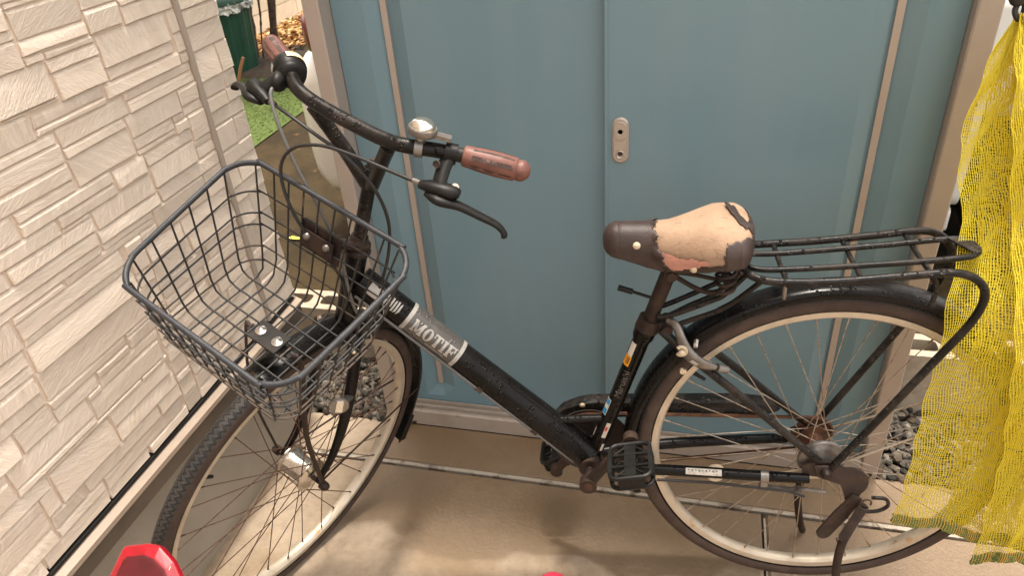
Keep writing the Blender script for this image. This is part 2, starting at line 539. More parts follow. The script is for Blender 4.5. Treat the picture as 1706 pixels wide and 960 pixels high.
class MB:
    def __init__(self):
        self.v = []
        self.f = []
        self.m = []

    def add(self, verts, faces, mi=0):
        o = len(self.v)
        self.v.extend([tuple(map(float, p)) for p in verts])
        for f in faces:
            self.f.append(tuple(i + o for i in f))
            self.m.append(mi)
        return self

    def tube(self, pts, r, seg=10, closed=False, caps=True, mi=0, flat=None):
        P = [np.asarray(p, float) for p in pts]
        N = len(P)
        R = r if hasattr(r, '__len__') else [r] * N
        T = []
        for i in range(N):
            if closed:
                t = P[(i + 1) % N] - P[i - 1]
            else:
                t = P[min(i + 1, N - 1)] - P[max(i - 1, 0)]
            T.append(nrm(t))
        up = V(0, 0, 1) if abs(T[0][2]) < 0.9 else V(0, 1, 0)
        if flat is not None:
            up = np.asarray(flat[0], float)
        u = nrm(up - T[0] * (up @ T[0]))
        vs, fs = [], []
        us = []
        for i in range(N):
            if i:
                u = nrm(u - T[i] * (u @ T[i]))
            us.append(u)
        for i in range(N):
            w = np.cross(T[i], us[i])
            for k in range(seg):
                a = 2 * math.pi * k / seg
                ku, kw = (1, 1) if flat is None else (flat[1], flat[2])
                vs.append(P[i] + R[i] * (us[i] * math.cos(a) * ku + w * math.sin(a) * kw))
        M_ = N if closed else N - 1
        for i in range(M_):
            j = (i + 1) % N
            for k in range(seg):
                k2 = (k + 1) % seg
                fs.append((i * seg + k, i * seg + k2, j * seg + k2, j * seg + k))
        if caps and not closed:
            fs.append(tuple(range(seg))[::-1])
            fs.append(tuple(range((N - 1) * seg, N * seg)))
        return self.add(vs, fs, mi)

    def box(self, c, s, ax=None, mi=0, taper=1.0):
        c = np.asarray(c, float)
        if ax is None:
            ax = (V(1, 0, 0), V(0, 1, 0), V(0, 0, 1))
        vs = []
        for dz in (-1, 1):
            k = 1.0 if dz < 0 else taper
            for dx, dy in ((-1, -1), (1, -1), (1, 1), (-1, 1)):
                vs.append(c + ax[0] * dx * s[0] / 2 * k + ax[1] * dy * s[1] / 2 * k + ax[2] * dz * s[2] / 2)
        return self.add(vs, [(3, 2, 1, 0), (4, 5, 6, 7), (0, 1, 5, 4), (1, 2, 6, 5), (2, 3, 7, 6), (3, 0, 4, 7)], mi)

    def lathe(self, prof, c, axis, seg=32, closed_prof=False, mi=0, a0=0.0, a1=None, ref=None, mis=None):
        c = np.asarray(c, float)
        axis = nrm(axis)
        if ref is None:
            ref = V(0, 0, 1) if abs(axis[2]) < 0.9 else V(1, 0, 0)
        u = nrm(np.asarray(ref, float) - axis * (np.asarray(ref, float) @ axis))
        w = np.cross(axis, u)
        full = a1 is None
        n = seg if full else seg + 1
        L = len(prof)
        vs = []
        for i in range(n):
            a = a0 + ((2 * math.pi) if full else (a1 - a0)) * i / seg
            d = u * math.cos(a) + w * math.sin(a)
            for (r, h) in prof:
                vs.append(c + d * r + axis * h)
        Lp = L if closed_prof else L - 1
        base = len(self.v)
        self.v.extend([tuple(map(float, p)) for p in vs])
        for i in range(seg):
            j = (i + 1) % n if full else i + 1
            for k in range(Lp):
                k2 = (k + 1) % L
                self.f.append((base + i * L + k, base + j * L + k, base + j * L + k2, base + i * L + k2))
                self.m.append(mi if mis is None else mis[k])
        if not full and closed_prof:
            self.f.append(tuple(base + k for k in range(L))[::-1])
            self.m.append(mi)
            self.f.append(tuple(base + seg * L + k for k in range(L)))
            self.m.append(mi)
        return self

    def prism(self, poly, o, ex, ey, th, mi=0):
        o = np.asarray(o, float)
        ex, ey = np.asarray(ex, float), np.asarray(ey, float)
        ez = nrm(np.cross(ex, ey))
        n = len(poly)
        vs = [o + ex * x + ey * y for x, y in poly] + [o + ex * x + ey * y + ez * th for x, y in poly]
        fs = [tuple(range(n))[::-1], tuple(range(n, 2 * n))]
        for i in range(n):
            j = (i + 1) % n
            fs.append((i, j, n + j, n + i))
        return self.add(vs, fs, mi)

    def ball(self, c, r, ax=None, seg=14, rings=8, mi=0):
        c = np.asarray(c, float)
        if not hasattr(r, '__len__'):
            r = (r, r, r)
        if ax is None:
            ax = (V(1, 0, 0), V(0, 1, 0), V(0, 0, 1))
        vs, fs = [c + ax[2] * r[2]], []
        for i in range(1, rings):
            a = math.pi * i / rings
            for k in range(seg):
                b = 2 * math.pi * k / seg
                vs.append(c + ax[0] * r[0] * math.sin(a) * math.cos(b) + ax[1] * r[1] * math.sin(a) * math.sin(b) + ax[2] * r[2] * math.cos(a))
        vs.append(c - ax[2] * r[2])
        for k in range(seg):
            fs.append((0, 1 + k, 1 + (k + 1) % seg))
            for i in range(rings - 2):
                a = 1 + i * seg
                fs.append((a + k, a + seg + k, a + seg + (k + 1) % seg, a + (k + 1) % seg))
            e = 1 + (rings - 2) * seg
            fs.append((e + (k + 1) % seg, e + k, len(vs) - 1))
        return self.add(vs, fs, mi)

    def mesh(self, name, mats, origin=(0, 0, 0), smooth=38):
        me = bpy.data.meshes.new(name)
        o = np.asarray(origin, float)
        me.from_pydata([(p[0] - o[0], p[1] - o[1], p[2] - o[2]) for p in self.v], [], self.f)
        if not isinstance(mats, (list, tuple)):
            mats = [mats]
        for mm in mats:
            me.materials.append(M[mm] if isinstance(mm, str) else mm)
        me.polygons.foreach_set('material_index', self.m)
        if smooth:
            me.polygons.foreach_set('use_smooth', [True] * len(me.polygons))
            me.set_sharp_from_angle(angle=math.radians(smooth))
        me.update()
        return me

    def build(self, name, mats, parent=None, smooth=38, origin=None, fix=True):
        """link as one mesh object; coordinates given in world space, parent Empties carry only a location"""
        base = np.zeros(3)
        if parent is not None:
            base = np.array(parent.get('_w', (0, 0, 0)), float)
        org = base if origin is None else np.asarray(origin, float)
        me = self.mesh(name, mats, org, smooth)
        if fix:
            import bmesh
            bm = bmesh.new()
            bm.from_mesh(me)
            bmesh.ops.recalc_face_normals(bm, faces=bm.faces)
            bm.to_mesh(me)
            bm.free()
            if smooth:
                me.set_sharp_from_angle(angle=math.radians(smooth))
        o = bpy.data.objects.new(name, me)
        COL.objects.link(o)
        o.location = tuple(org - base) if parent is not None else tuple(org)
        o['_w'] = [float(x) for x in org]
        if parent is not None:
            o.parent = parent
        return o


def tag(o, label=None, cat=None, group=None, kind=None):
    if label:
        o['label'] = label
    if cat:
        o['category'] = cat
    if group:
        o['group'] = group
    if kind:
        o['kind'] = kind
    return o


def thing(name, loc, label, cat, group=None):
    o = bpy.data.objects.new(name, None)
    COL.objects.link(o)
    o.location = loc
    o.empty_display_size = 0.1
    o['_w'] = [float(x) for x in loc]
    return tag(o, label, cat, group)


def copy_piece(src, name, parent, loc=None, rot=None, mesh_mat=None):
    c = src.copy()
    c.name = name
    COL.objects.link(c)
    c.parent = parent
    return c


# ================================================================== THE SETTING
# ground sheet
g = MB()
g.add([(-60, -60, -0.014), (60, -60, -0.014), (60, 90, -0.014), (-60, 90, -0.014)], [(0, 1, 2, 3)])
tag(g.build('ground', 'soil', None, smooth=None), kind='structure')

# concrete apron: bays with joints left open between them
apron = thing('concrete_apron', (0, 0, 0), None, None)
apron['kind'] = 'structure'


def slab(x0, x1, y0, y1, z=0.0, th=0.03, mt='concrete', parent=apron, name='slab', bev=0.004):
    b = MB()
    vs = [(x0, y0, z - th), (x1, y0, z - th), (x1, y1, z - th), (x0, y1, z - th),
          (x0, y0, z - bev), (x1, y0, z - bev), (x1, y1, z - bev), (x0, y1, z - bev),
          (x0 + bev, y0 + bev, z), (x1 - bev, y0 + bev, z), (x1 - bev, y1 - bev, z), (x0 + bev, y1 - bev, z)]
    fs = [(8, 9, 10, 11)]
    for i in range(4):
        j = (i + 1) % 4
        fs.append((i, j, 4 + j, 4 + i))
        fs.append((4 + i, 4 + j, 8 + j, 8 + i))
    b.add(vs, fs)
    return b.build(name, mt, parent, smooth=None)


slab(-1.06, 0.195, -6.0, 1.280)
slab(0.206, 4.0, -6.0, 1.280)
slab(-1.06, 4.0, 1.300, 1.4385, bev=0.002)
jf = MB()
jf.box((1.47, 1.2925, -0.010), (5.06, 0.011, 0.016))
jf.box((0.2025, -2.3, -0.011), (0.005, 7.14, 0.015))
jf.build('joint_filler', 'mortar', apron, smooth=None)

# older concrete behind the shed
bk = MB()
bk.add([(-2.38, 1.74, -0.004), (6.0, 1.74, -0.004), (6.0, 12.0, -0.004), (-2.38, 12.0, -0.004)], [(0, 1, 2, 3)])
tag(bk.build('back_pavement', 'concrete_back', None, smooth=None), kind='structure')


# gravel beds either side of the shed (uncountable stones, real geometry)
def gravel_bed(x0, x1, y0, y1, n, seed, label):
    r = np.random.RandomState(seed)
    b = MB()
    for i in range(n):
        x, y = r.uniform(x0, x1), r.uniform(y0, y1)
        s = r.uniform(0.008, 0.019)
        q = r.normal(size=(3, 3))
        qa, _ = np.linalg.qr(q)
        sc = np.array([1.0, r.uniform(0.6, 0.95), r.uniform(0.45, 0.75)]) * s
        phi = (1 + 5 ** 0.5) / 2
        ico = np.array([(-1, phi, 0), (1, phi, 0), (-1, -phi, 0), (1, -phi, 0), (0, -1, phi), (0, 1, phi), (0, -1, -phi), (0, 1, -phi),
                        (phi, 0, -1), (phi, 0, 1), (-phi, 0, -1), (-phi, 0, 1)]) / 1.9
        ico = ico * r.uniform(0.78, 1.2, (12, 1))
        p = (ico * sc) @ qa.T + np.array([x, y, r.uniform(-0.006, 0.012)])
        fs = [(0, 11, 5), (0, 5, 1), (0, 1, 7), (0, 7, 10), (0, 10, 11), (1, 5, 9), (5, 11, 4), (11, 10, 2), (10, 7, 6), (7, 1, 8),
              (3, 9, 4), (3, 4, 2), (3, 2, 6), (3, 6, 8), (3, 8, 9), (4, 9, 5), (2, 4, 11), (6, 2, 10), (8, 6, 7), (9, 8, 1)]
        b.add(p, fs, r.choice([0, 0, 0, 1, 1, 2, 2, 3, 4]))
    o = b.build('gravel', GRAVEL, None, smooth=28, fix=False)
    tag(o, label, 'gravel', kind='stuff')


GRAVEL = [mat('gravel grey', (0.080, 0.068, 0.052), (0.055, 0.047, 0.037), 60, rough=0.8, bump=0.3, bscale=300),
          mat('gravel dark', (0.032, 0.027, 0.021), (0.024, 0.021, 0.017), 60, rough=0.8, bump=0.3, bscale=300),
          mat('gravel tan', (0.115, 0.088, 0.063), (0.085, 0.066, 0.049), 60, rough=0.8, bump=0.3, bscale=300),
          mat('gravel pale', (0.18, 0.155, 0.125), (0.14, 0.122, 0.098), 60, rough=0.8, bump=0.3, bscale=300),
          mat('gravel brown', (0.075, 0.046, 0.027), (0.058, 0.037, 0.023), 60, rough=0.8, bump=0.3, bscale=300)]
gravel_bed(-1.45, -0.72, 1.437, 1.745, 2300, 3, 'grey gravel strip between house corner and left side of blue shed')
gravel_bed(0.40, 1.7, 1.437, 1.745, 3200, 4, 'grey gravel strip on the right side of the blue shed')

# ------------------------------------------------------------------ house wall with cast stone siding
WX = -1.034           # siding back plane
house = thing('house', (-3.0, -1.5, 0.0), 'house wall clad in beige cast stone siding left of the bicycle', 'house')
hb = MB()
hb.box((-3.5, -2.27, 0.175), (4.9, 7.46, 0.35))
hb.build('foundation', 'foundation', house, smooth=None)
hb = MB()
hb.box((-3.542, -2.265, 3.0), (5.016, 7.47, 5.2))
hb.build('wall', 'siding_base', house, smooth=None)
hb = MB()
hb.box((-1.041, -2.265, 0.3880), (0.029, 7.45, 0.0065))  # near-black strip painted in for the shadow under the siding edge
hb.build('shadow_strip', 'dark', house, smooth=None)
fl = MB()
prof = [(-1.05, 0.3845), (-1.030, 0.3825), (-1.013, 0.374), (-1.012, 0.364), (-1.020, 0.362), (-1.05, 0.362)]
for i in range(len(prof)):
    pass
n_ = len(prof)
vs = [(x, -6.0, z) for x, z in prof] + [(x, 1.474, z) for x, z in prof]
fl.add(vs, [tuple(range(n_)), tuple(range(n_, 2 * n_))[::-1]] + [(i, (i + 1) % n_, n_ + (i + 1) % n_, n_ + i) for i in range(n_)])
fl.build('base_flashing', 'flashing', house, smooth=20)
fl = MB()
fl.box((-1.034, -2.263, 0.343), (0.034, 7.46, 0.036))  # lower face of the flashing, its shade painted in as dark brown
fl.build('flashing_shade', mat('flashing shade brown', (0.13, 0.10, 0.075), (0.10, 0.078, 0.058), 10, rough=0.5), house, smooth=None)
CY = 1.337            # sealant joint
ck = MB()
ck.box((WX + 0.006, CY, 1.55), (0.010, 0.010, 2.3))
ck.build('sealant_joint', 'caulk', house, smooth=None)


def bsp(y0, y1, z0, z1, r, out, depth=0):
    w, h = y1 - y0, z1 - z0
    asp = w / h
    big = h > 0.115 or w > 0.46 or w * h > 0.021
    if not big:
        stop = 0.0
        if asp > 1.5 and h < 0.105:
            stop = 0.35
        if h < 0.05:
            stop = 0.8
        if h < 0.034 or w < 0.1:
            stop = 1.0 if asp < 9 else 0.2
        if r.random() < stop:
            out.append((y0, y1, z0, z1))
            return
    if (asp < 2.6 or w < 0.24) and h > 0.046:
        t = r.uniform(0.28, 0.72)
        zc = z0 + h * t
        bsp(y0, y1, z0, zc, r, out, depth + 1)
        bsp(y0, y1, zc, z1, r, out, depth + 1)
    elif w > 0.16:
        t = r.uniform(0.3, 0.7)
        yc = y0 + w * t
        bsp(y0, yc, z0, z1, r, out, depth + 1)
        bsp(yc, y1, z0, z1, r, out, depth + 1)
    else:
        out.append((y0, y1, z0, z1))


def stones(y0, y1, z0, z1, seed):
    r = random.Random(seed)
    out = []
    # staggered starting cells so that no course runs through
    z = z0
    while z < z1 - 0.04:
        h = min(r.uniform(0.20, 0.30), z1 - z)
        if z1 - z - h < 0.09:
            h = z1 - z
        y = y0
        while y < y1 - 0.01:
            w = min(r.uniform(0.30, 0.62), y1 - y)
            if y1 - y - w < 0.12:
                w = y1 - y
            bsp(y, y + w, z, z + h, r, out)
            y += w
        z += h
    return out


def stone_mesh(b, rect, r, mi=0):
    y0, y1, z0, z1 = rect
    gy = min(0.0010, (y1 - y0) * 0.04)
    y0 += gy; y1 -= gy; z0 += 0.0006; z1 -= 0.0006
    w, h = y1 - y0, z1 - z0
    d = r.uniform(0.0036, 0.0066)
    if h < 0.018:
        d = r.uniform(0.003, 0.006)
    ct = min(0.0060, h * 0.34) * r.uniform(0.75, 1.1)      # bevel along the top bed
    cb = min(0.0012, h * 0.08)
    ce = 0.0013
    jy = min(0.0052, w * 0.05)
    lf, rt = r.uniform(-1, 1), r.uniform(-1, 1)
    nseg = 3 if w > 0.12 else 2
    yl = lambda t: y0 + jy * (0.5 + 0.5 * lf * (2 * t - 1)) * r.uniform(0.7, 1.0)
    yr = lambda t: y1 - jy * (0.5 + 0.5 * rt * (2 * t - 1)) * r.uniform(0.7, 1.0)
    O = []
    a, c = yl(0), yr(0)
    O += [(a + (c - a) * k / nseg, z0 + (r.uniform(0, 0.0012) if 0 < k < nseg else 0), 'b') for k in range(nseg + 1)]
    O.append((yr(0.5), z0 + h * r.uniform(0.35, 0.65), 'r'))
    a, c = yr(1), yl(1)
    O += [(a + (c - a) * k / nseg, z1 - (r.uniform(0, 0.0014) if 0 < k < nseg else 0), 't') for k in range(nseg + 1)]
    O.append((yl(0.5), z0 + h * r.uniform(0.35, 0.65), 'l'))
    n = len(O)
    cy, cz = (y0 + y1) / 2, (z0 + z1) / 2
    tilt, tilt2 = r.uniform(-0.03, 0.10), r.uniform(-0.012, 0.012)
    A, B_, Cc = [], [], []
    for (y, z, k) in O:
        dd = max(0.0035, d - (z - cz) * tilt + (y - cy) * tilt2)
        iy = y
        if y < y0 + jy + 1e-5:
            iy = y + ce * r.uniform(0.5, 1.6)
        elif y > y1 - jy - 1e-5:
            iy = y - ce * r.uniform(0.5, 1.6)
        iz = z - ct * r.uniform(0.85, 1.1) if k == 't' else (z + cb if k == 'b' else z)
        back = dd * 0.72 if k == 't' else dd * 0.25
        A.append((WX - 0.004, y, z))
        B_.append((WX + dd - back, y, z))
        Cc.append((WX + dd, iy, iz))
    fs = [tuple(range(2 * n, 3 * n))]
    for i in range(n):
        j = (i + 1) % n
        fs.append((i, j, n + j, n + i))
        fs.append((n + i, n + j, 2 * n + j, 2 * n + i))
    b.add(A + B_ + Cc, fs, mi)


# stone courses in millimetres: y0, y1, z0, z1
NEAR_MM = [(950,1097,1188,1234),(949,1098,1165,1188),(949,988,1151,1164),(989,1103,1150,1162),(985,1104,1128,1149),(988,1103,1082,1127),(785,985,1092,1150),(858,949,1150,1192),(829,950,1192,1207),(845,949,1207,1242),(1098,1185,1162,1201),(1186,1332,1157,1190),(1104,1299,1102,1157),(1104,1296,1080,1101),(1084,1306,1053,1079),(1125,1331,1035,1052),(1125,1331,1013,1035),(916,1083,1060,1081),(916,1084,1048,1059),(869,988,1086,1092),(950,1124,1013,1047),(950,1107,994,1013),(756,916,1044,1086),(1108,1267,969,1013),(951,1107,942,994),(727,949,1026,1044),(719,950,992,1026),(700,951,961,991),(815,950,941,960),(814,1032,918,941),(1033,1121,900,936),(1108,1230,936,946),(1108,1230,946,969),(1230,1273,932,956),(1121,1273,907,932),(1123,1269,862,906),(1125,1332,831,861),(1273,1332,901,957),(1269,1332,887,901),(1269,1332,862,886),(887,1032,895,917),(956,1122,856,894),(951,1125,831,856),(762,956,861,888),(681,886,889,917),(683,814,918,961),(851,1092,804,818),(1092,1263,776,831),(1263,1332,806,830),(708,950,835,861),(660,950,818,834),(735,986,773,804),(736,982,760,773),(732,995,710,760),(727,1042,655,710),(636,735,763,817),(608,731,734,763),(590,732,715,733),(581,726,681,715),(724,920,635,655),(920,1029,619,647),(794,990,553,597),(817,990,512,544),(577,726,656,681),(649,724,609,655),(724,829,609,635),(559,648,609,656),(608,794,567,608),(608,794,553,567),(665,917,544,553),(514,665,522,553),(521,608,554,596),(665,817,477,542),(817,996,477,512),(714,926,448,477),(749,989,418,448),(631,749,426,447),(589,749,396,426),(400,535,835,872),(535,682,835,872),(400,553,872,906),(553,682,872,906),(400,574,906,934),(574,682,906,934),(400,580,934,965),(580,682,934,965),(400,566,965,1007),(566,682,965,1007),(400,543,1007,1034),(400,543,1034,1057),(543,682,1007,1041),(543,682,1041,1057),(400,500,1057,1080),(500,682,1057,1080),(400,569,1080,1125),(569,682,1080,1125),(400,581,1125,1159),(400,581,1159,1180),(581,682,1125,1151),(581,682,1151,1180),(400,565,1180,1209),(565,682,1180,1209),(400,509,1209,1239),(400,509,1239,1263),(509,682,1209,1228),(509,682,1228,1263),(1042,1211,395,420),(1211,1332,395,420),(1042,1183,420,456),(1183,1332,420,456),(1042,1145,456,493),(1145,1332,456,493),(1042,1197,493,526),(1197,1332,493,526),(1042,1226,526,564),(1226,1332,526,564),(1042,1203,564,595),(1203,1332,564,595),(1042,1175,595,622),(1042,1175,622,653),(1175,1332,595,628),(1175,1332,628,653),(1042,1202,653,692),(1202,1332,653,692),(1042,1162,692,739),(1162,1332,692,739),(1042,1155,739,775),(1155,1332,739,775),(400,514,395,439),(400,514,439,479),(400,514,479,528),(400,514,528,566),(400,514,566,583),(400,514,583,616),(400,514,616,635),(400,514,635,669),(400,514,669,706),(400,514,706,733),(400,514,733,762),(400,514,762,791),(400,514,791,835),(682,786,1087,1109),(682,786,1109,1151),(682,786,1151,1173),(682,786,1173,1214),(682,786,1214,1263),(1098,1206,1201,1224),(1206,1332,1201,1224),(1098,1238,1224,1263),(1238,1332,1224,1263),(514,632,425,458),(514,632,458,499),(514,632,499,523),(514,576,655,697),(514,576,697,716),(514,576,716,756),(514,576,756,774),(514,576,774,807),(514,576,807,835),(996,1042,395,437),(996,1042,437,475),(996,1042,475,494),(996,1042,494,528),(996,1042,528,566),(996,1042,566,585),(996,1042,585,619),(786,925,1243,1263),(925,1098,1243,1263),(748,866,395,419),(866,996,395,419),(996,1042,709,740),(996,1042,740,778),(996,1042,778,805),(576,636,763,801),(576,636,801,835),(786,830,1149,1187),(786,830,1187,1216),(786,830,1216,1243),(1266,1332,957,976),(1266,1332,976,1013),(830,996,597,619),(682,718,991,1025),(682,718,1025,1042),(682,718,1042,1087),(514,560,595,621),(514,560,621,655),(1306,1332,1053,1074),(1306,1332,1074,1112),(1306,1332,1112,1157),(632,714,447,477),(682,762,861,889),(514,588,395,425),(1264,1332,775,807),(926,996,447,477),(950,1092,817,831),(1186,1332,1189,1201),(718,756,1045,1087),(1042,1092,775,805),(632,664,477,523),(830,920,619,635),(734,850,805,817),(830,858,1149,1193),(950,1098,1235,1243),(920,1042,647,655),(576,608,733,763),(916,996,543,553),(682,708,835,861),(560,608,595,609),(830,846,1207,1243),(886,956,887,895),(682,700,961,991),(1230,1266,955,969),(794,830,597,609),(636,660,817,835),(1030,1042,619,647),(576,590,715,733),(982,996,759,773)]
near = [tuple(v / 1000.0 for v in q) for q in NEAR_MM]
rs = random.Random(5)
zc_ = 0.395
while zc_ < 1.262:
    h_ = rs.uniform(0.026, 0.068)
    z2_ = min(zc_ + h_, 1.262)
    if rs.random() < 0.3:
        ym = rs.uniform(1.375, 1.43)
        near += [(CY + 0.005, ym, zc_, z2_), (ym, 1.474, zc_, z2_)]
    else:
        near.append((CY + 0.005, 1.474, zc_, z2_))
    zc_ = z2_
near += stones(CY + 0.005, 1.474, 1.262, 1.42, 21) + stones(0.40, CY - 0.005, 1.262, 1.42, 22)
print('siding stones', len(near))
for i, rc in enumerate(near):
    b = MB()
    stone_mesh(b, rc, rs)
    c0 = (WX, (rc[0] + rc[1]) / 2, (rc[2] + rc[3]) / 2)
    b.build('stone', 'stone', house, smooth=25, origin=c0)
fb = MB()
for (a, b_, z0_, z1_, sd_) in ((CY + 0.005, 1.474, 1.42, 2.7, 31), (0.40, CY - 0.005, 1.42, 2.7, 32), (-3.0, 0.40, 0.395, 2.7, 33)):
    for rc in stones(a, b_, z0_, z1_, sd_):
        stone_mesh(fb, rc, rs)
o = fb.build('siding', 'stone', house, smooth=25)
o['kind'] = 'stuff'

# ------------------------------------------------------------------ shed
YF = 1.437
shed = thing('shed', (-0.17, 1.80, 0), 'blue grey sliding door storage shed with champagne metal posts', 'shed')
SX0, SX1 = -0.811, 0.469
SH = 1.80
YB = 2.12
b = MB()
for (x0, x1, yb) in ((SX0, SX0 + 0.037, YF + 0.062), (SX1 - 0.040, SX1, YF + 0.062)):
    q = MB()
    c = 0.003
    pr_ = [(x0, yb), (x0, YF + c), (x0 + c, YF), (x1 - c, YF), (x1, YF + c), (x1, yb)]
    n_ = len(pr_)
    vs = [(x, y, 0.0) for x, y in pr_] + [(x, y, SH) for x, y in pr_]
    q.add(vs, [tuple(range(n_))[::-1], tuple(range(n_, 2 * n_))] + [(i, (i + 1) % n_, n_ + (i + 1) % n_, n_ + i) for i in range(n_)])
    q.build('post', 'champagne', shed, smooth=30)
# side, back walls and roof
for x in (SX0 + 0.004, SX1 - 0.024):
    q = MB()
    q.box((x + 0.010, (YF + 0.063 + YB) / 2, SH / 2 + 0.01), (0.020, YB - YF - 0.064, SH - 0.02))
    q.build('side_panel', 'door_blue', shed, smooth=None)
q = MB()
q.box(((SX0 + SX1) / 2, YB + 0.011, SH / 2 + 0.01), (SX1 - SX0, 0.02, SH - 0.02))
q.build('back_panel', 'door_blue', shed, smooth=None)
q = MB()
q.box(((SX0 + SX1) / 2, (YF + YB) / 2 - 0.015, SH + 0.035), (SX1 - SX0 + 0.06, YB - YF + 0.10, 0.066))
q.build('roof', 'champagne', shed, smooth=None)
q = MB()
q.box(((SX0 + SX1) / 2, YF + 0.03, SH - 0.07), (SX1 - SX0 - 0.081, 0.055, 0.13))
q.build('head_rail', 'champagne', shed, smooth=None)
# bottom rail, extruded section with two running tracks
prof = [(YF + 0.003, 0.0005), (YF + 0.003, 0.047), (YF + 0.006, 0.052), (YF + 0.011, 0.052), (YF + 0.013, 0.043), (YF + 0.023, 0.043), (YF + 0.024, 0.054),
        (YF + 0.028, 0.054), (YF + 0.029, 0.043), (YF + 0.043, 0.043), (YF + 0.044, 0.056), (YF + 0.048, 0.056), (YF + 0.049, 0.040), (YF + 0.09, 0.040), (YF + 0.09, 0.0005)]
q = MB()
n_ = len(prof)
xa, xb = SX0 + 0.038, SX1 - 0.041
vs = [(xa, y, z) for y, z in prof] + [(xb, y, z) for y, z in prof]
q.add(vs, [tuple(range(n_)), tuple(range(n_, 2 * n_))[::-1]] + [(i, (i + 1) % n_, n_ + (i + 1) % n_, n_ + i) for i in range(n_)])
q.build('bottom_rail', 'rail', shed, smooth=20)


def door(x0, x1, xs, y, name='door'):
    """pressed sheet door: flat with one shallow V channel around an inset metal strip, the channel closed by a ramp at the foot"""
    z0, z1 = 0.050, SH - 0.10
    dg = 0.015
    a, w = 0.042, 0.008
    zr0, zr1 = z0 + 0.022, z0 + 0.058       # ramp
    X = [x0, xs - a, xs - w, xs + w, xs + a, x1]
    D0 = [0, 0, 0, 0, 0, 0]
    D1 = [0, 0, dg, dg, 0, 0]
    th = 0.018
    vs, fs = [], []
    rows = [(z0, D0), (zr0, D0), (zr1, D1), (z1, D1)]
    for z, D in rows:
        for x, d in zip(X, D):
            vs.append((x, y + d, z))
    nx = len(X)
    for i in range(len(rows) - 1):
        for k in range(nx - 1):
            fs.append((i * nx + k, i * nx + k + 1, (i + 1) * nx + k + 1, (i + 1) * nx + k))
    # returned edges
    o_ = len(vs)
    vs += [(x0, y + th, z0), (x0, y + th, z1), (x1, y + th, z0), (x1, y + th, z1)]
    L = (len(rows) - 1) * nx
    fs += [(0, nx, 2 * nx, L, o_ + 1, o_), (nx - 1, o_ + 2, o_ + 3, L + nx - 1, 3 * nx - 1, 2 * nx - 1)]
    q = MB()
    q.add(vs, fs)
    d = q.build(name, 'door_blue', shed, smooth=None)
    s = MB()
    s.box((xs, y + dg - 0.003, (zr1 + z1) / 2 + 0.002), (0.0135, 0.007, z1 - zr1 - 0.004))
    s.build('strip', 'champagne', d, smooth=None)
    return d


door(-0.772, -0.165, -0.659, 1.488)
dr = door(-0.195, 0.428, 0.321, 1.467)
dr['label'] = 'right hand sliding door with lock'
# edge fold of the right door
q = MB()
q.box((-0.1935, 1.470, 0.93), (0.006, 0.010, 1.70))
q.build('edge_fold', 'door_blue', dr, smooth=None)
# lock escutcheon
LX, LZ, LY = -0.164, 0.848, 1.4668


def stadium(w, h, n=10):
    r_ = w / 2
    p = []
    for k in range(n + 1):
        a = math.pi * k / n
        p.append((r_ * math.cos(a), h / 2 - r_ + r_ * math.sin(a)))
    for k in range(n + 1):
        a = math.pi + math.pi * k / n
        p.append((r_ * math.cos(a), -h / 2 + r_ + r_ * math.sin(a)))
    return p


def raised_plate(b, w, h, y, t, c, zc=0.0, mi=0):
    s0, s1 = stadium(w, h), stadium(w - 2 * c, h - 2 * c)
    n = len(s0)
    vs = [(LX + x, y, LZ + zc + z) for x, z in s0] + [(LX + x, y - t * 0.6, LZ + zc + z) for x, z in s0] + [(LX + x, y - t, LZ + zc + z) for x, z in s1]
    fs = [tuple(range(2 * n, 3 * n))]
    for i in range(n):
        j = (i + 1) % n
        fs += [(i, j, n + j, n + i), (n + i, n + j, 2 * n + j, 2 * n + i)]
    b.add(vs, fs, mi)


q = MB()
raised_plate(q, 0.034, 0.100, LY, 0.006, 0.0035)
lk = q.build('lock', 'lock', dr, smooth=30)
# sub-details of the lock are joined: thumb plate, knob dimple, key cylinder
q = MB()
raised_plate(q, 0.0265, 0.040, LY - 0.006, 0.002, 0.001, 0.022)
q.box((LX, LY - 0.0068, LZ - 0.0105), (0.0255, 0.0016, 0.018))
q.lathe([(0.0, -0.001), (0.0045, -0.0005), (0.0066, 0.001), (0.0066, -0.004)], (LX, LY - 0.0075, LZ + 0.019), (0, -1, 0), 20)
q.lathe([(0.0, 0.001), (0.0038, 0.002), (0.0050, 0.0008), (0.0080, 0.0026), (0.0094, 0.0012), (0.0096, -0.003)], (LX, LY - 0.006, LZ - 0.030), (0, -1, 0), 20)
q.build('lock_cylinder', 'lock', dr, smooth=30)
q = MB()
q.lathe([(0.0, 0.0), (0.0045, 0.0), (0.0045, -0.002)], (LX, LY - 0.0086, LZ - 0.0275), (0, -1, 0), 16)
q.lathe([(0.0, 0.0), (0.0050, 0.0), (0.0050, -0.001)], (LX, LY - 0.0080, LZ + 0.0205), (0, -1, 0), 16)
q.build('keyhole', 'rust', dr, smooth=None)


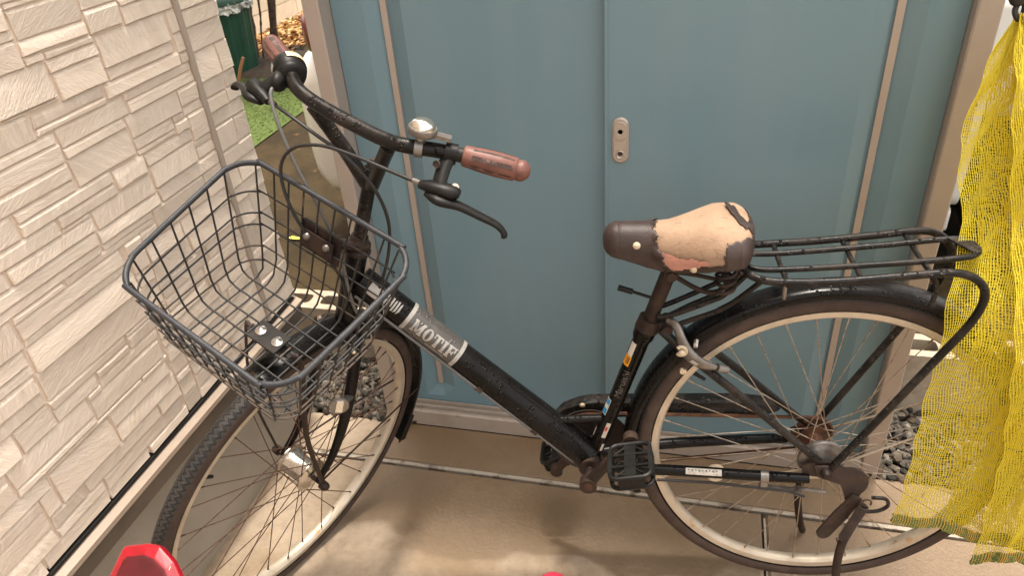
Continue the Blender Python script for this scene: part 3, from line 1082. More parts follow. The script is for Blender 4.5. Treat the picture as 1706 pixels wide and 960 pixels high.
# ------------------------------------------------------------------ hollow concrete blocks
def hollow_block(x0, y0, label, rz=0.0):
    L_, T_, H_ = 0.39, 0.10, 0.19
    t = thing('concrete_block', (x0 + L_ / 2, y0 + T_ / 2, -0.002), label, 'block', 'hollow blocks beside the shed')
    b = MB()
    holes = [(0.035, 0.115), (0.150, 0.240), (0.275, 0.355)]
    ch = 0.008
    # walls and webs of the block, butted end to end, plus floor low inside
    hy0, hy1 = 0.026, 0.074
    z0, z1 = -0.002, H_

    def bx(xa, xb, ya, yb):
        b.box((x0 + (xa + xb) / 2, y0 + (ya + yb) / 2, (z0 + z1) / 2), (xb - xa, yb - ya, z1 - z0))
    bx(0, L_, 0, hy0)
    bx(0, L_, hy1, T_)
    xs = [0.0] + [v for h in holes for v in h] + [L_]
    for k in range(0, len(xs), 2):
        bx(xs[k], xs[k + 1], hy0, hy1)
    # rounded fillets in hole corners
    for (h0, h1) in holes:
        for (cx, sx) in ((h0, 1), (h1, -1)):
            for (cy, sy) in ((hy0, 1), (hy1, -1)):
                r_ = 0.014
                poly = [(0, 0)] + [(r_ - r_ * math.sin(a), r_ - r_ * math.cos(a)) for a in np.linspace(0, math.pi / 2, 5)]
                P2 = [(x0 + cx + sx * px, y0 + cy + sy * py) for px, py in poly]
                n = len(P2)
                vs = [(x, y, z0) for x, y in P2] + [(x, y, z1) for x, y in P2]
                b.add(vs, [tuple(range(n)), tuple(range(n, 2 * n))] + [(i, (i + 1) % n, n + (i + 1) % n, n + i) for i in range(n)])
    b.build('block_body', 'block', t, smooth=None)
    return t


hollow_block(-1.275, 1.69, 'hollow concrete block with open cores beyond the bicycle basket, by the house corner')
hollow_block(0.515, 1.70, 'hollow concrete block with open cores right of the shed, partly behind the yellow net')

# ------------------------------------------------------------------ background on the left: turf, bin, trees, wall, leaves
turf = MB()
r = np.random.RandomState(8)
turf.add([(-6.5, 2.2, -0.002), (-2.39, 2.2, -0.002), (-2.39, 4.72, -0.002), (-6.5, 4.72, -0.002)], [(0, 1, 2, 3)], 0)
nb = 30000
X = r.uniform(-4.2, -2.40, nb)
Y = r.uniform(2.6, 4.70, nb)
A_ = r.uniform(0, 2 * math.pi, nb)
Hh = r.uniform(0.004, 0.009, nb)
vs, fs = [], []
for i in range(nb):
    dx, dy = math.cos(A_[i]) * 0.0030, math.sin(A_[i]) * 0.0030
    vs += [(X[i] - dx, Y[i] - dy, 0), (X[i] + dx, Y[i] + dy, 0), (X[i] + r.uniform(-.008, .008), Y[i] + r.uniform(-.008, .008), Hh[i])]
    fs.append((3 * i, 3 * i + 1, 3 * i + 2))
turf.add(vs, fs, 1)
tag(turf.build('turf', [mat('turf backing', (0.072, 0.105, 0.018), (0.056, 0.085, 0.015), 6, rough=0.9),
                        mat('turf blade', (0.090, 0.125, 0.022), (0.066, 0.098, 0.018), 2.5, rough=0.7)], None, smooth=None, fix=False),
    'bright green artificial turf beyond the house corner', 'turf', kind='stuff')

sb = MB()
gx, gy = 30, 20
for i in range(gx + 1):
    for j in range(gy + 1):
        u, v = i / gx, j / gy
        edge = math.sin(math.pi * u) ** 0.5 * math.sin(math.pi * v) ** 0.5
        sb.v.append((-3.75 + 1.15 * u, 4.62 + 0.75 * v, -0.01 + edge * (0.035 + 0.03 * r.rand())))
for i in range(gx):
    for j in range(gy):
        a = i * (gy + 1) + j
        sb.f.append((a, a + gy + 1, a + gy + 2, a + 1))
        sb.m.append(0)
tag(sb.build('tree_soil', 'soil', None, smooth=60), kind='structure')

# boundary wall of blocks, running away from the viewer
bw = thing('block_wall', (-3.66, 7.0, 0), 'pale sunlit concrete block wall behind the tree trunks', 'wall')
core = MB()
core.box((-3.72, 7.2, 0.78), (0.10, 6.4, 1.56))
core.build('mortar_core', 'mortar', bw, smooth=None)
bm_ = MB()
for row in range(8):
    y = 4.0 + (0.2 if row % 2 else 0.0)
    while y < 10.2:
        q = MB()
        q.box((0, 0, 0), (0.126, 0.392, 0.190), taper=1.0)
        if row == 0 and abs(y - 4.0) < 1e-6:
            me = q.mesh('block', 'wall_block', (0, 0, 0), None)
        o = bpy.data.objects.new('block', me)
        COL.objects.link(o)
        o.parent = bw
        o.location = (-3.72 + 3.66, y + 0.2 - 7.0, 0.1 + row * 0.197)
        y += 0.40

# leaf litter along the wall foot
lf = MB()
r = np.random.RandomState(5)
vs, fs, mi = [], [], []
for i in range(5200):
    t = r.rand()
    y = r.uniform(4.95, 8.8)
    x = -3.66 + abs(r.normal(0, 0.26)) * 1.0
    if x > -2.75:
        continue
    s = r.uniform(0.018, 0.045)
    q, _ = np.linalg.qr(r.normal(size=(3, 3)))
    n_ = nrm(np.array([q[0, 0] * 0.6, q[1, 0] * 0.6, 1.0]))
    u = nrm(np.cross(n_, q[:, 1]))
    w = np.cross(n_, u)
    c = np.array([x, y, 0.012 + 0.05 * r.rand() * max(0, 1 - (x + 3.66) / 0.7)])
    lf.add([c - u * s, c + w * s * 0.5 + n_ * s * 0.25, c + u * s, c - w * s * 0.5 + n_ * s * 0.2], [(0, 1, 2), (0, 2, 3)], r.choice([0, 0, 1, 2]))
tag(lf.build('leaf_litter', [mat('dry leaf tan', (0.55, 0.33, 0.13), rough=0.7), mat('dry leaf pale', (0.68, 0.50, 0.27), rough=0.7),
                             mat('dry leaf brown', (0.30, 0.15, 0.06), rough=0.7)], None, smooth=None, fix=False),
    'dry tan leaves heaped along the foot of the block wall', 'leaves', kind='stuff')


def tree(base, pts, r0, r1, label, seed):
    t = thing('tree', base, label, 'tree', 'young trees by the block wall')
    b = MB()
    rr = np.random.RandomState(seed)
    P = cr([np.array(base) + np.array(p) for p in pts], 6)
    R_ = list(np.linspace(r0, r1, len(P)) * (1 + 0.10 * rr.normal(size=len(P))))
    R_[0] *= 1.35
    b.tube(P, R_, 12)
    top = P[-1]
    limbs = []
    for k in range(6):
        a = 2 * math.pi * k / 6 + rr.uniform(-.3, .3)
        e = top + np.array([math.cos(a) * 0.7, math.sin(a) * 0.7, rr.uniform(0.3, 1.0)])
        st = P[int(len(P) * rr.uniform(0.75, 0.98))]
        L = cr([st, (st + e) / 2 + np.array([0, 0, 0.12]), e], 4)
        b.tube(L, list(np.linspace(r1 * 0.7, 0.008, len(L))), 7)
        limbs.append(L)
    b.build('trunk', 'bark', t, smooth=60)
    c = MB()
    for i in range(1500):
        L = limbs[rr.randint(len(limbs))]
        p = L[rr.randint(len(L))] + rr.normal(0, 0.22, 3)
        q, _ = np.linalg.qr(rr.normal(size=(3, 3)))
        s = rr.uniform(0.03, 0.06)
        c.add([p - q[0] * s, p + q[1] * s * 0.5, p + q[0] * s, p - q[1] * s * 0.5], [(0, 1, 2, 3)])
    c.build('crown', 'leaf_green', t, smooth=None, fix=False)


tree((-3.30, 5.0, 0.0), [(0, 0, -0.03), (0.05, 0.0, 0.45), (0.10, 0.05, 1.2), (0.14, 0.05, 2.4)], 0.036, 0.030, 'leaning grey brown tree trunk touching the green bin', 1)
tree((-3.15, 5.02, 0.0), [(0, 0, -0.03), (0.09, 0.0, 0.45), (0.20, 0.06, 1.3), (0.30, 0.10, 2.5)], 0.030, 0.026, 'darker upright tree trunk right of the leaning one', 2)
tw = MB()
r = np.random.RandomState(9)
P = cr([(-3.24, 5.02, 0.0), (-3.205, 5.02, 0.22), (-3.165, 5.02, 0.45), (-3.10, 5.02, 1.3)], 8)
tw.tube(P, [0.006 + 0.003 * r.rand() for _ in P], 7)
tag(tw.build('sapling', 'bark', None), 'thin dark sapling stem between the two tree trunks', 'sapling')

# green bin
bn = thing('bin', (-3.42, 4.80, 0), 'ribbed dark green plastic bin at the edge of the turf', 'bin')
b = MB()
N = 72
ring = lambda z, r_: [(-3.42 + (r_ + (0.008 if (k // 3) % 2 else 0.0)) * math.cos(2 * math.pi * k / N),
                       4.80 + (r_ + (0.008 if (k // 3) % 2 else 0.0)) * math.sin(2 * math.pi * k / N), z) for k in range(N)]
zs = [(0.0, 0.225), (0.2, 0.24), (0.47, 0.262)]
vs = [p for z, r_ in zs for p in ring(z, r_)]
fs = [(i * N + k, i * N + (k + 1) % N, (i + 1) * N + (k + 1) % N, (i + 1) * N + k) for i in range(len(zs) - 1) for k in range(N)]
b.add(vs, fs)
b.build('body', 'bin_green', bn, smooth=None)
b = MB()
b.lathe([(0.0, 0.60), (0.10, 0.595), (0.22, 0.565), (0.275, 0.53), (0.285, 0.515), (0.285, 0.490), (0.27, 0.488)], (-3.42, 4.80, 0), (0, 0, 1), 40)
b.build('lid', 'bin_green', bn)
b = MB()
r = np.random.RandomState(3)
vs, fs = [], []
for i in range(2):
    pass
for j, z in enumerate((0.495, 0.475, 0.455, 0.435)):
    for k in range(N):
        a = 2 * math.pi * k / N
        rr_ = 0.283 + r.uniform(-0.010, 0.012)
        vs.append((-3.42 + rr_ * math.cos(a), 4.80 + rr_ * math.sin(a), z + r.uniform(-0.012, 0.012)))
fs = [(i * N + k, i * N + (k + 1) % N, (i + 1) * N + (k + 1) % N, (i + 1) * N + k) for i in range(3) for k in range(N)]
b.add(vs, fs)
b.build('bag_film', 'film', bn, smooth=None, fix=False)

st = MB()
st.tube([(-3.165, 4.53, 0.0), (-3.13, 4.54, 0.09), (-3.095, 4.56, 0.17)], [0.012, 0.013, 0.011], 8)
tag(st.build('stick', 'stick', None), 'orange brown stick leaning against the green bin', 'stick')
ly = MB()
lc = V(-1.629, 2.425, 0.004)
ly.add([lc + V(-0.03, 0, 0.001), lc + V(-0.012, 0.012, 0.006), lc + V(0.02, 0.008, 0.004), lc + V(0.035, -0.003, 0.001), lc + V(0.008, -0.012, 0.005)], [(0, 1, 2, 3, 4)])
tag(ly.build('fallen_leaf', 'leaf_yellow', None, smooth=None), 'single yellow leaf lying on the brown back concrete', 'leaf')

# ------------------------------------------------------------------ white car behind the shed
car = thing('car', (0.13, 3.12, 0), 'white car parked behind the blue shed', 'car')
CYn, CYf = 2.42, 3.84


def loft(stations, nsec=28):
    """stations: x, inset in y, z low, z high, corner radius -> rounded sections"""
    b = MB()
    S = []
    for (x, ins, zl, zh, rad) in stations:
        ya, yb = CYn + ins, CYf - ins
        sec = []
        for (cx, cz, a0) in ((yb - rad, zh - rad, 0), (ya + rad, zh - rad, 90), (ya + rad, zl + rad, 180), (yb - rad, zl + rad, 270)):
            for k in range(7):
                a = math.radians(a0 + 90 * k / 6)
                sec.append((x, cx + rad * math.cos(a), cz + rad * math.sin(a)))
        S.append(sec)
    n = len(S[0])
    vs = [p for s in S for p in s]
    fs = [tuple(range(n)), tuple(range((len(S) - 1) * n, len(S) * n))[::-1]]
    for i in range(len(S) - 1):
        for k in range(n):
            fs.append((i * n + k, i * n + (k + 1) % n, (i + 1) * n + (k + 1) % n, (i + 1) * n + k))
    b.add(vs, fs)
    return b


# body in three lengths so that the wheel arches stay open
loft([(-1.505, 0.16, 0.34, 0.66, 0.09), (-1.49, 0.07, 0.27, 0.72, 0.12), (-1.455, 0.02, 0.225, 0.745, 0.13), (-1.40, 0.0, 0.20, 0.755, 0.10), (-1.33, 0.0, 0.20, 0.755, 0.09)]
     ).build('rear_bumper', 'car_white', car, smooth=50)
loft([(-1.385, 0.05, 0.70, 0.90, 0.05), (-1.37, 0.02, 0.70, 0.93, 0.05), (-1.331, 0.006, 0.70, 0.945, 0.05)]).build('rear_corner', 'car_white', car, smooth=50)
loft([(-1.33, 0.0, 0.56, 0.945, 0.05), (-0.73, 0.0, 0.56, 0.945, 0.05)]).build('rear_quarter', 'car_white', car, smooth=50)
bd = loft([(-0.73, 0.0, 0.26, 0.945, 0.05), (0.81, 0.0, 0.26, 0.93, 0.05)])
bd.build('door_panel', 'car_white', car, smooth=50)
loft([(-0.72, 0.012, 0.17, 0.255, 0.02), (0.80, 0.012, 0.17, 0.255, 0.02)]).build('sill', 'car_white', car, smooth=50)
loft([(0.81, 0.0, 0.56, 0.93, 0.05), (1.43, 0.0, 0.56, 0.86, 0.05)]).build('front_wing', 'car_white', car, smooth=50)
loft([(1.43, 0.0, 0.21, 0.86, 0.08), (1.65, 0.03, 0.22, 0.80, 0.1), (1.76, 0.16, 0.3, 0.70, 0.1)]).build('front_bumper', 'car_white', car, smooth=50)
loft([(-1.30, 0.06, 0.93, 1.40, 0.12), (-1.12, 0.10, 0.93, 1.55, 0.12), (0.2, 0.10, 0.93, 1.55, 0.12), (0.85, 0.09, 0.92, 1.0, 0.03)]).build('cabin', 'car_glass', car, smooth=50)
loft([(-1.22, 0.09, 1.49, 1.58, 0.03), (0.25, 0.09, 1.49, 1.58, 0.03)]).build('roof', 'car_white', car, smooth=50)
u_ = MB()
u_.box((0.1, (CYn + CYf) / 2, 0.37), (2.6, 1.1, 0.36))
u_.build('underbody', 'dark', car, smooth=None)
for wx in (-1.03, 1.12):
    for wy, sgn in ((CYn + 0.09, -1), (CYf - 0.09, 1)):
        b = MB()
        b.lathe([(0.16, -0.075), (0.255, -0.08), (0.275, -0.06), (0.28, 0.0), (0.275, 0.06), (0.255, 0.08), (0.16, 0.075)], (wx, wy, 0.275), (0, 1, 0), 36)
        w = b.build('wheel', 'rubber', car)
        b = MB()
        b.lathe([(0.0, 0.06), (0.06, 0.066), (0.16, 0.05), (0.165, 0.075)], (wx, wy, 0.275), (0, sgn, 0), 24)
        b.build('hubcap', 'alloy', w)
b = MB()
P = cr([(-1.335, CYn + 0.002, 0.835), (-1.365, CYn + 0.006, 0.835), (-1.392, CYn + 0.040, 0.835), (-1.398, CYn + 0.10, 0.835)], 5)
b.tube(P, [0.012] * len(P), 12, flat=(V(0, 0, 1), 5.2, 1.0))
b.build('tail_lamp', 'lamp_red', car)
b = MB()
b.box((0.05, CYn - 0.001, 0.60), (0.006, 0.004, 0.62))
b.build('door_seam', 'dark', car, smooth=None)
# ================================================================== THE BICYCLE
RC = V(0.25178, 1.1166, 0.37901)
E1, E2, E3 = V(-0.993, -0.11812, 0.0), V(-0.00577, 0.04854, 0.9988), V(0.11798, -0.99181, 0.04888)
P0 = V(-0.7378, 0.99591, 0.31873)
FD, AX, NF = V(-0.29706, -0.93732, 0.18218), V(0.3147, 0.08403, 0.94547), V(0.90151, -0.3382, -0.27001)
FC = V(-0.75462, 0.94286, 0.32904)


def L(a, b, c=0.0):
    return RC + a * E1 + b * E2 + c * E3


def S(F, U, N=0.0):
    return P0 + F * FD + U * AX + N * NF


bike = thing('bicycle', (-0.25, 1.05, 0.0), 'old black city bicycle with wire basket and torn tan saddle', 'bicycle')


# ---------------- wheels
def ring_profile(n=14, rt=0.0175, ro=0.3245):
    p = []
    for k in range(n + 1):
        a = math.radians(-128 + 256 * k / n)
        p.append((ro + rt * math.cos(a), rt * math.sin(a)))
    return p


def tread_mat():
    m = bpy.data.materials.new('tyre tread rubber')
    m.use_nodes = True
    n, l = m.node_tree.nodes, m.node_tree.links
    b = n['Principled BSDF']
    uv = n.new('ShaderNodeUVMap')
    sp = n.new('ShaderNodeSeparateXYZ')
    l.new(uv.outputs[0], sp.inputs[0])
    # zig-zag ribs: height = wave(v*k + zigzag(u))
    pp = n.new('ShaderNodeMath'); pp.operation = 'PINGPONG'; pp.inputs[1].default_value = 0.5
    mu = n.new('ShaderNodeMath'); mu.operation = 'MULTIPLY'; mu.inputs[1].default_value = 170
    l.new(sp.outputs['X'], mu.inputs[0]); l.new(mu.outputs[0], pp.inputs[0])
    mv = n.new('ShaderNodeMath'); mv.operation = 'MULTIPLY_ADD'; mv.inputs[1].default_value = 6.0
    l.new(sp.outputs['Y'], mv.inputs[0]); l.new(pp.outputs[0], mv.inputs[2])
    fr = n.new('ShaderNodeMath'); fr.operation = 'PINGPONG'; fr.inputs[1].default_value = 0.5
    l.new(mv.outputs[0], fr.inputs[0])
    st = n.new('ShaderNodeMapRange'); st.interpolation_type = 'SMOOTHSTEP'
    st.inputs['From Min'].default_value = 0.12; st.inputs['From Max'].default_value = 0.30
    l.new(fr.outputs[0], st.inputs['Value'])
    bp = n.new('ShaderNodeBump'); bp.inputs['Strength'].default_value = 1.0; bp.inputs['Distance'].default_value = 0.0014
    l.new(st.outputs['Result'], bp.inputs['Height'])
    l.new(bp.outputs[0], b.inputs['Normal'])
    mx = n.new('ShaderNodeMix'); mx.data_type = 'RGBA'
    mx.inputs['A'].default_value = (0.010, 0.009, 0.008, 1); mx.inputs['B'].default_value = (0.026, 0.022, 0.019, 1)
    l.new(st.outputs['Result'], mx.inputs['Factor'])
    l.new(mx.outputs['Result'], b.inputs['Base Color'])
    b.inputs['Roughness'].default_value = 0.65
    return m


M['tread'] = tread_mat()


def wheel(c, fwd, up, left, hub_kind, rusty, phase=0.0):
    # rim is the part that carries tyre, hub and spokes
    rim = MB()
    rim.lathe([(0.3105, 0.0125), (0.3045, 0.0128), (0.2995, 0.0118), (0.2965, 0.0080), (0.2948, 0.0050), (0.2948, -0.0050), (0.2965, -0.0080),
               (0.2995, -0.0118), (0.3045, -0.0128), (0.3105, -0.0125), (0.308, -0.0105), (0.303, -0.009), (0.303, 0.009), (0.308, 0.0105)], c, left, 120,
              closed_prof=True, ref=up)
    w = rim.build('wheel', 'rim', bike, smooth=30, origin=c)
    ty = MB()
    pr_ = ring_profile()
    mis = []
    for k in range(len(pr_) - 1):
        a = -128 + 256 * (k + 0.5) / 14
        mis.append(0 if abs(a) < 62 else 1)
    ty.lathe(pr_, c, left, 160, ref=up, mis=mis)
    t = ty.build('tyre', ['tread', 'sidewall'], w, smooth=60, fix=False)
    me = t.data
    uvl = me.uv_layers.new(name='UVMap')
    n_p = len(pr_)
    for poly in me.polygons:
        i0 = min(v // n_p for v in poly.vertices)
        wrap = max(v // n_p for v in poly.vertices) - i0 > 1
        for li in poly.loop_indices:
            vi = me.loops[li].vertex_index
            i, k = vi // n_p, vi % n_p
            if wrap and i == 0:
                i = 160
            uvl.data[li].uv = (i / 160.0, k / (n_p - 1.0))
    me.flip_normals()
    h = MB()
    if hub_kind == 'dynamo':
        h.lathe([(0.0, -0.036), (0.020, -0.036), (0.034, -0.033), (0.036, -0.031), (0.036, -0.029), (0.029, -0.027), (0.0265, -0.018), (0.0265, 0.018),
                 (0.029, 0.026), (0.036, 0.028), (0.036, 0.031), (0.030, 0.033), (0.024, 0.036), (0.020, 0.037), (0.0, 0.037)], c, left, 36, ref=up)
        fl_r, fl_h = (0.0335, 0.0335), (-0.030, 0.030)
    else:
        h.lathe([(0.0, -0.040), (0.018, -0.038), (0.026, -0.034), (0.026, -0.031), (0.014, -0.028), (0.013, 0.010), (0.020, 0.020), (0.032, 0.024), (0.032, 0.028),
                 (0.016, 0.029)], c, left, 36, ref=up)
        fl_r, fl_h = (0.024, 0.030), (-0.0325, 0.026)
    h.build('hub', 'chrome' if hub_kind == 'dynamo' else 'rust_orange', w, smooth=40)
    axl = MB()
    axl.tube([c - left * 0.072, c + left * 0.072], 0.0048, 10)
    for s_ in (-1, 1):
        axl.lathe([(0.0, 0.018), (0.006, 0.017), (0.0095, 0.012), (0.0098, 0.0), (0.0, 0.0)], c + left * s_ * 0.060, left * s_, 12)
    axl.build('axle', 'rust_paint', w)
    # spokes: 36, crossed, each its own piece, all sharing one mesh
    sp = MB()
    sp.tube([(0, 0, 0), (0, 0, 1)], 0.00105, 6, caps=False)
    nip = [(0.00105, 0.95), (0.0019, 0.952), (0.0019, 0.992)]
    me = sp.mesh('spoke', 'spoke_rust' if rusty else 'spoke', smooth=60)
    npl = MB()
    for k in range(36):
        a_r = 2 * math.pi * (k + 0.5) / 36 + phase
        side = k % 2
        lead = 1 if (k // 2) % 2 else -1
        a_h = a_r + lead * math.radians(62)
        rh = fl_r[side]
        hp = c + left * fl_h[side] + (up * math.cos(a_h) + fwd * math.sin(a_h)) * rh
        rp = c + left * (0.004 if side else -0.004) + (up * math.cos(a_r) + fwd * math.sin(a_r)) * 0.2955
        o = bpy.data.objects.new('spoke', me)
        COL.objects.link(o)
        o.parent = w
        d = Vector(rp - hp)
        q = d.to_track_quat('Z', 'Y').to_matrix().to_4x4()
        o.matrix_basis = Matrix.Translation(Vector(hp - c)) @ q @ Matrix.Diagonal((1, 1, d.length, 1))
        dn = (rp - hp) / d.length
        npl.tube([rp - dn * 0.013, rp + dn * 0.004], [0.0016, 0.0022], 7)
    npl.build('nipples', 'spoke_rust' if rusty else 'spoke', w)['kind'] = 'stuff'
    # valve
    a = 0.9 + phase
    d = up * math.cos(a) + fwd * math.sin(a)
    va = MB()
    va.tube([c + d * 0.296, c + d * 0.268], [0.0042, 0.0032], 10)
    va.build('valve', 'rubber', w)
    return w


fw_f, fw_u, fw_l = FD, AX, NF
wheel(RC, E1, E2, E3, 'rear', False, 0.05)
wheel(FC, FD, AX, NF, 'dynamo', True, 0.1)


# ---------------- frame
def part(name, mt, parent=bike, smooth=38):
    class P_(MB):
        def done(self):
            return self.build(name, mt, parent, smooth)
    return P_()


def tube_part(name, mt, pts, r_, seg=14, parent=bike, n=0, flat=None):
    b = MB()
    P = cr(pts, n) if n else [np.asarray(p, float) for p in pts]
    if hasattr(r_, '__len__') and len(r_) == 2 and len(P) != 2:
        r_ = list(np.linspace(r_[0], r_[1], len(P)))
    b.tube(P, r_, seg, flat=flat)
    return b.build(name, mt, parent, 45)


DT0, DT1 = L(0.838, 0.362), L(0.434, -0.035)
DTR = 0.0282
dtube = tube_part('down_tube', 'black_paint', [DT0, DT0 + (DT1 - DT0) * 0.42, DT1], [DTR, DTR, 0.0330], 28)
ST0, ST1 = L(0.424, -0.040), L(0.3275, 0.262)
ST_AX = nrm(ST1 - ST0)
b = MB()
stl = np.linalg.norm(ST1 - ST0)
b.tube([ST0, ST0 + ST_AX * (stl - 0.022), ST0 + ST_AX * (stl - 0.012), ST0 + ST_AX * (stl + 0.012)], [0.0155, 0.0155, 0.0195, 0.0195], 22)
stube = b.build('seat_tube', 'black_paint', bike, 50)
HT = S(0, 0.352), S(0, 0.505)
htube = tube_part('head_tube', 'black_paint', HT, 0.0195, 20)
b = MB()
b.lathe([(0.0, 0.0), (0.021, 0.0), (0.0235, 0.004), (0.0235, 0.010), (0.020, 0.013), (0.0, 0.013)], S(0, 0.338), AX, 24)
b.build('headset_cup', 'rust_paint', bike, 40)
b = MB()
b.lathe([(0.0, 0.0), (0.0235, 0.0), (0.0245, 0.006), (0.021, 0.010), (0.022, 0.012), (0.022, 0.020), (0.017, 0.024), (0.015, 0.034), (0.0, 0.034)], S(0, 0.506), AX, 24)
b.build('headset_cup', 'rust_paint', bike, 40)
b = MB()
b.tube([L(0.428, -0.040, -0.037), L(0.428, -0.040, 0.037)], 0.0215, 22)
b.tube([L(0.428, -0.040, -0.058), L(0.428, -0.040, 0.070)], 0.0085, 14)
b.build('bottom_bracket', 'rust_paint', bike)
for s_ in (1, -1):
    tube_part('chain_stay', 'black_paint', [L(0.405, -0.045, 0.020 * s_), L(0.35, -0.040, 0.030 * s_), L(0.25, -0.032, 0.040 * s_), L(0.10, -0.026, 0.052 * s_), L(0.025, -0.024, 0.056 * s_)],
              [0.0115, 0.0095], 14, n=5)
    tube_part('seat_stay', 'black_worn', [L(0.300, 0.272, 0.016 * s_), L(0.255, 0.236, 0.036 * s_), L(0.16, 0.154, 0.046 * s_), L(0.012, 0.016, 0.052 * s_)], [0.0085, 0.0070], 12, n=5)
    b = MB()
    b.prism([(-0.030, -0.022), (0.035, -0.014), (0.040, 0.008), (0.015, 0.020), (-0.012, 0.018), (-0.034, 0.006)], L(0.0, -0.006, 0.050 * s_ + (0.002 if s_ > 0 else -0.002)), E1, E2, 0.005)
    b.build('dropout', 'rust', bike)

# decal band with MOTIF on the down tube
da = nrm(DT1 - DT0)
cam_p = V(0, 0, CAM_H)
mid = DT0 + da * 0.190
tn = cam_p - mid
tn = nrm(tn - da * (tn @ da))
tw_ = np.cross(da, tn)


def on_tube(s, arc, lift, A=DT0, ax=da, n0=tn, w0=tw_, R_=DTR):
    th = arc / R_
    return A + ax * s + (n0 * math.cos(th) + w0 * math.sin(th)) * (R_ + lift)


def wrap_quad(b, quad, lift, fn, nu=1, nv=5, mi=0, th=0.0005):
    """quad of (s, arc) corners, bilinear, wrapped on a tube with a little thickness"""
    base = len(b.v)
    for lf_ in (lift, lift - th):
        for i in range(nu + 1):
            for j in range(nv + 1):
                u, v = i / nu, j / nv
                p = [(1 - u) * (1 - v) * quad[0][k] + u * (1 - v) * quad[1][k] + u * v * quad[2][k] + (1 - u) * v * quad[3][k] for k in (0, 1)]
                b.v.append(tuple(fn(p[0], p[1], lf_)))
    for i in range(nu):
        for j in range(nv):
            a = base + i * (nv + 1) + j
            b.f.append((a, a + nv + 1, a + nv + 2, a + 1))
            b.m.append(mi)


sA, sB = 0.106, 0.228
b = MB()
wrap_quad(b, [(sA, -0.055), (sB, -0.055), (sB, 0.055), (sA, 0.055)], 0.0008, on_tube, 4, 30)
b.build('decal_band', 'grey_decal', dtube, 60)
for (u0, u1) in ((sA - 0.001, sA + 0.007), (sB - 0.007, sB + 0.001)):
    b = MB()
    wrap_quad(b, [(u0, -0.056), (u1, -0.056), (u1, 0.056), (u0, 0.056)], 0.0013, on_tube, 1, 30)
    b.build('decal_edge', 'silver_decal', dtube, 60)
# letters: arc runs across the tube. work out which sign of arc is "up" (towards the tube's upper edge)
upsgn = 1.0 if (on_tube(0.17, 0.01, 0)[2] > on_tube(0.17, -0.01, 0)[2]) else -1.0


def letter_quads(ch):
    """slab-serif capitals on a unit-high cell; list of quads, width"""
    R_ = lambda x0, y0, x1, y1: [(x0, y0), (x1, y0), (x1, y1), (x0, y1)]
    if ch == 'M':
        return [R_(0, 0, .34, .16), R_(0, .84, .30, 1), R_(.08, .16, .24, .84), R_(.70, 0, 1.12, .16), R_(.82, .84, 1.12, 1), R_(.80, .16, 1.04, .84),
                [(.24, 1), (.10, 1), (.50, .06), (.62, .06)], [(.30, 1), (.08, 1), (.46, .06), (.64, .06)], [(.62, .06), (.48, .06), (.84, 1), (.98, 1)]], 1.16
    if ch == 'O':
        q = []
        n = 18
        for k in range(n):
            a0, a1 = 2 * math.pi * k / n, 2 * math.pi * (k + 1) / n
            q.append([(.42 + .42 * math.cos(a0), .5 + .52 * math.sin(a0)), (.42 + .42 * math.cos(a1), .5 + .52 * math.sin(a1)),
                      (.42 + .16 * math.cos(a1), .5 + .40 * math.sin(a1)), (.42 + .16 * math.cos(a0), .5 + .40 * math.sin(a0))])
        return q, .90
    if ch == 'T':
        return [R_(.24, 0, .62, .14), R_(.30, .14, .56, .86), R_(0, .86, .86, 1), R_(0, .62, .12, .86), R_(.74, .62, .86, .86)], .90
    if ch == 'I':
        return [R_(0, 0, .42, .14), R_(0, .86, .42, 1), R_(.08, .14, .34, .86)], .48
    if ch == 'F':
        return [R_(0, 0, .44, .14), R_(.08, .14, .34, .86), R_(0, .86, .78, 1), R_(.66, .60, .78, .86), R_(.34, .44, .52, .58), R_(.52, .34, .62, .68)], .84


def write_on(b, word, s0, hgt, arc0, lift, fn, sgn, slant=0.0, xs=1.0):
    x = 0.0
    for ch in word:
        q, w = letter_quads(ch)
        for quad in q:
            wrap_quad(b, [(s0 + (x + px) * hgt * xs + py * slant * hgt, arc0 + sgn * py * hgt) for px, py in quad], lift, fn, 1, 5)
        x += w + 0.04
    return x * hgt * xs


b = MB()
write_on(b, 'MOTIF', sA + 0.0150, 0.0235, upsgn * -0.0165, 0.0016, on_tube, upsgn, 0.0, 0.93)
wrap_quad(b, [(sA + 0.055, upsgn * -0.021), (sA + 0.098, upsgn * -0.021), (sA + 0.098, upsgn * -0.0197), (sA + 0.055, upsgn * -0.0197)], 0.0016, on_tube, 1, 2)
b.build('lettering', 'silver_decal', dtube, 60)
# silver head decal near the top of the tube
b = MB()
wrap_quad(b, [(0.018, -0.010), (0.046, -0.010), (0.046, 0.012), (0.018, 0.012)], 0.0010, on_tube, 2, 8)
for k in range(6):
    wrap_quad(b, [(0.054 + k * 0.006, -0.012 + 0.004 * (k % 2)), (0.057 + k * 0.006, -0.012), (0.058 + k * 0.006, 0.010 - 0.003 * (k % 3)), (0.054 + k * 0.006, 0.012)], 0.0010, on_tube, 1, 6)
b.build('silver_decal', 'silver_decal', dtube, 60)
# gear cable clipped under the down tube
un = -tw_ * upsgn
b = MB()
P = [DT0 + da * s + (un * 0.90 + tn * 0.43) * (DTR + 0.0035) for s in np.linspace(0.01, 0.545, 14)]
b.tube(P, 0.0028, 8)
b.build('gear_cable', 'cable_grey', bike, 50)
b = MB()
for s in (0.30, 0.44):
    p = DT0 + da * s + (un * 0.90 + tn * 0.43) * (DTR + 0.003)
    b.box(p, (0.012, 0.010, 0.010), (da, tn, np.cross(da, tn)))
b.build('cable_clip', 'rust_paint', bike)

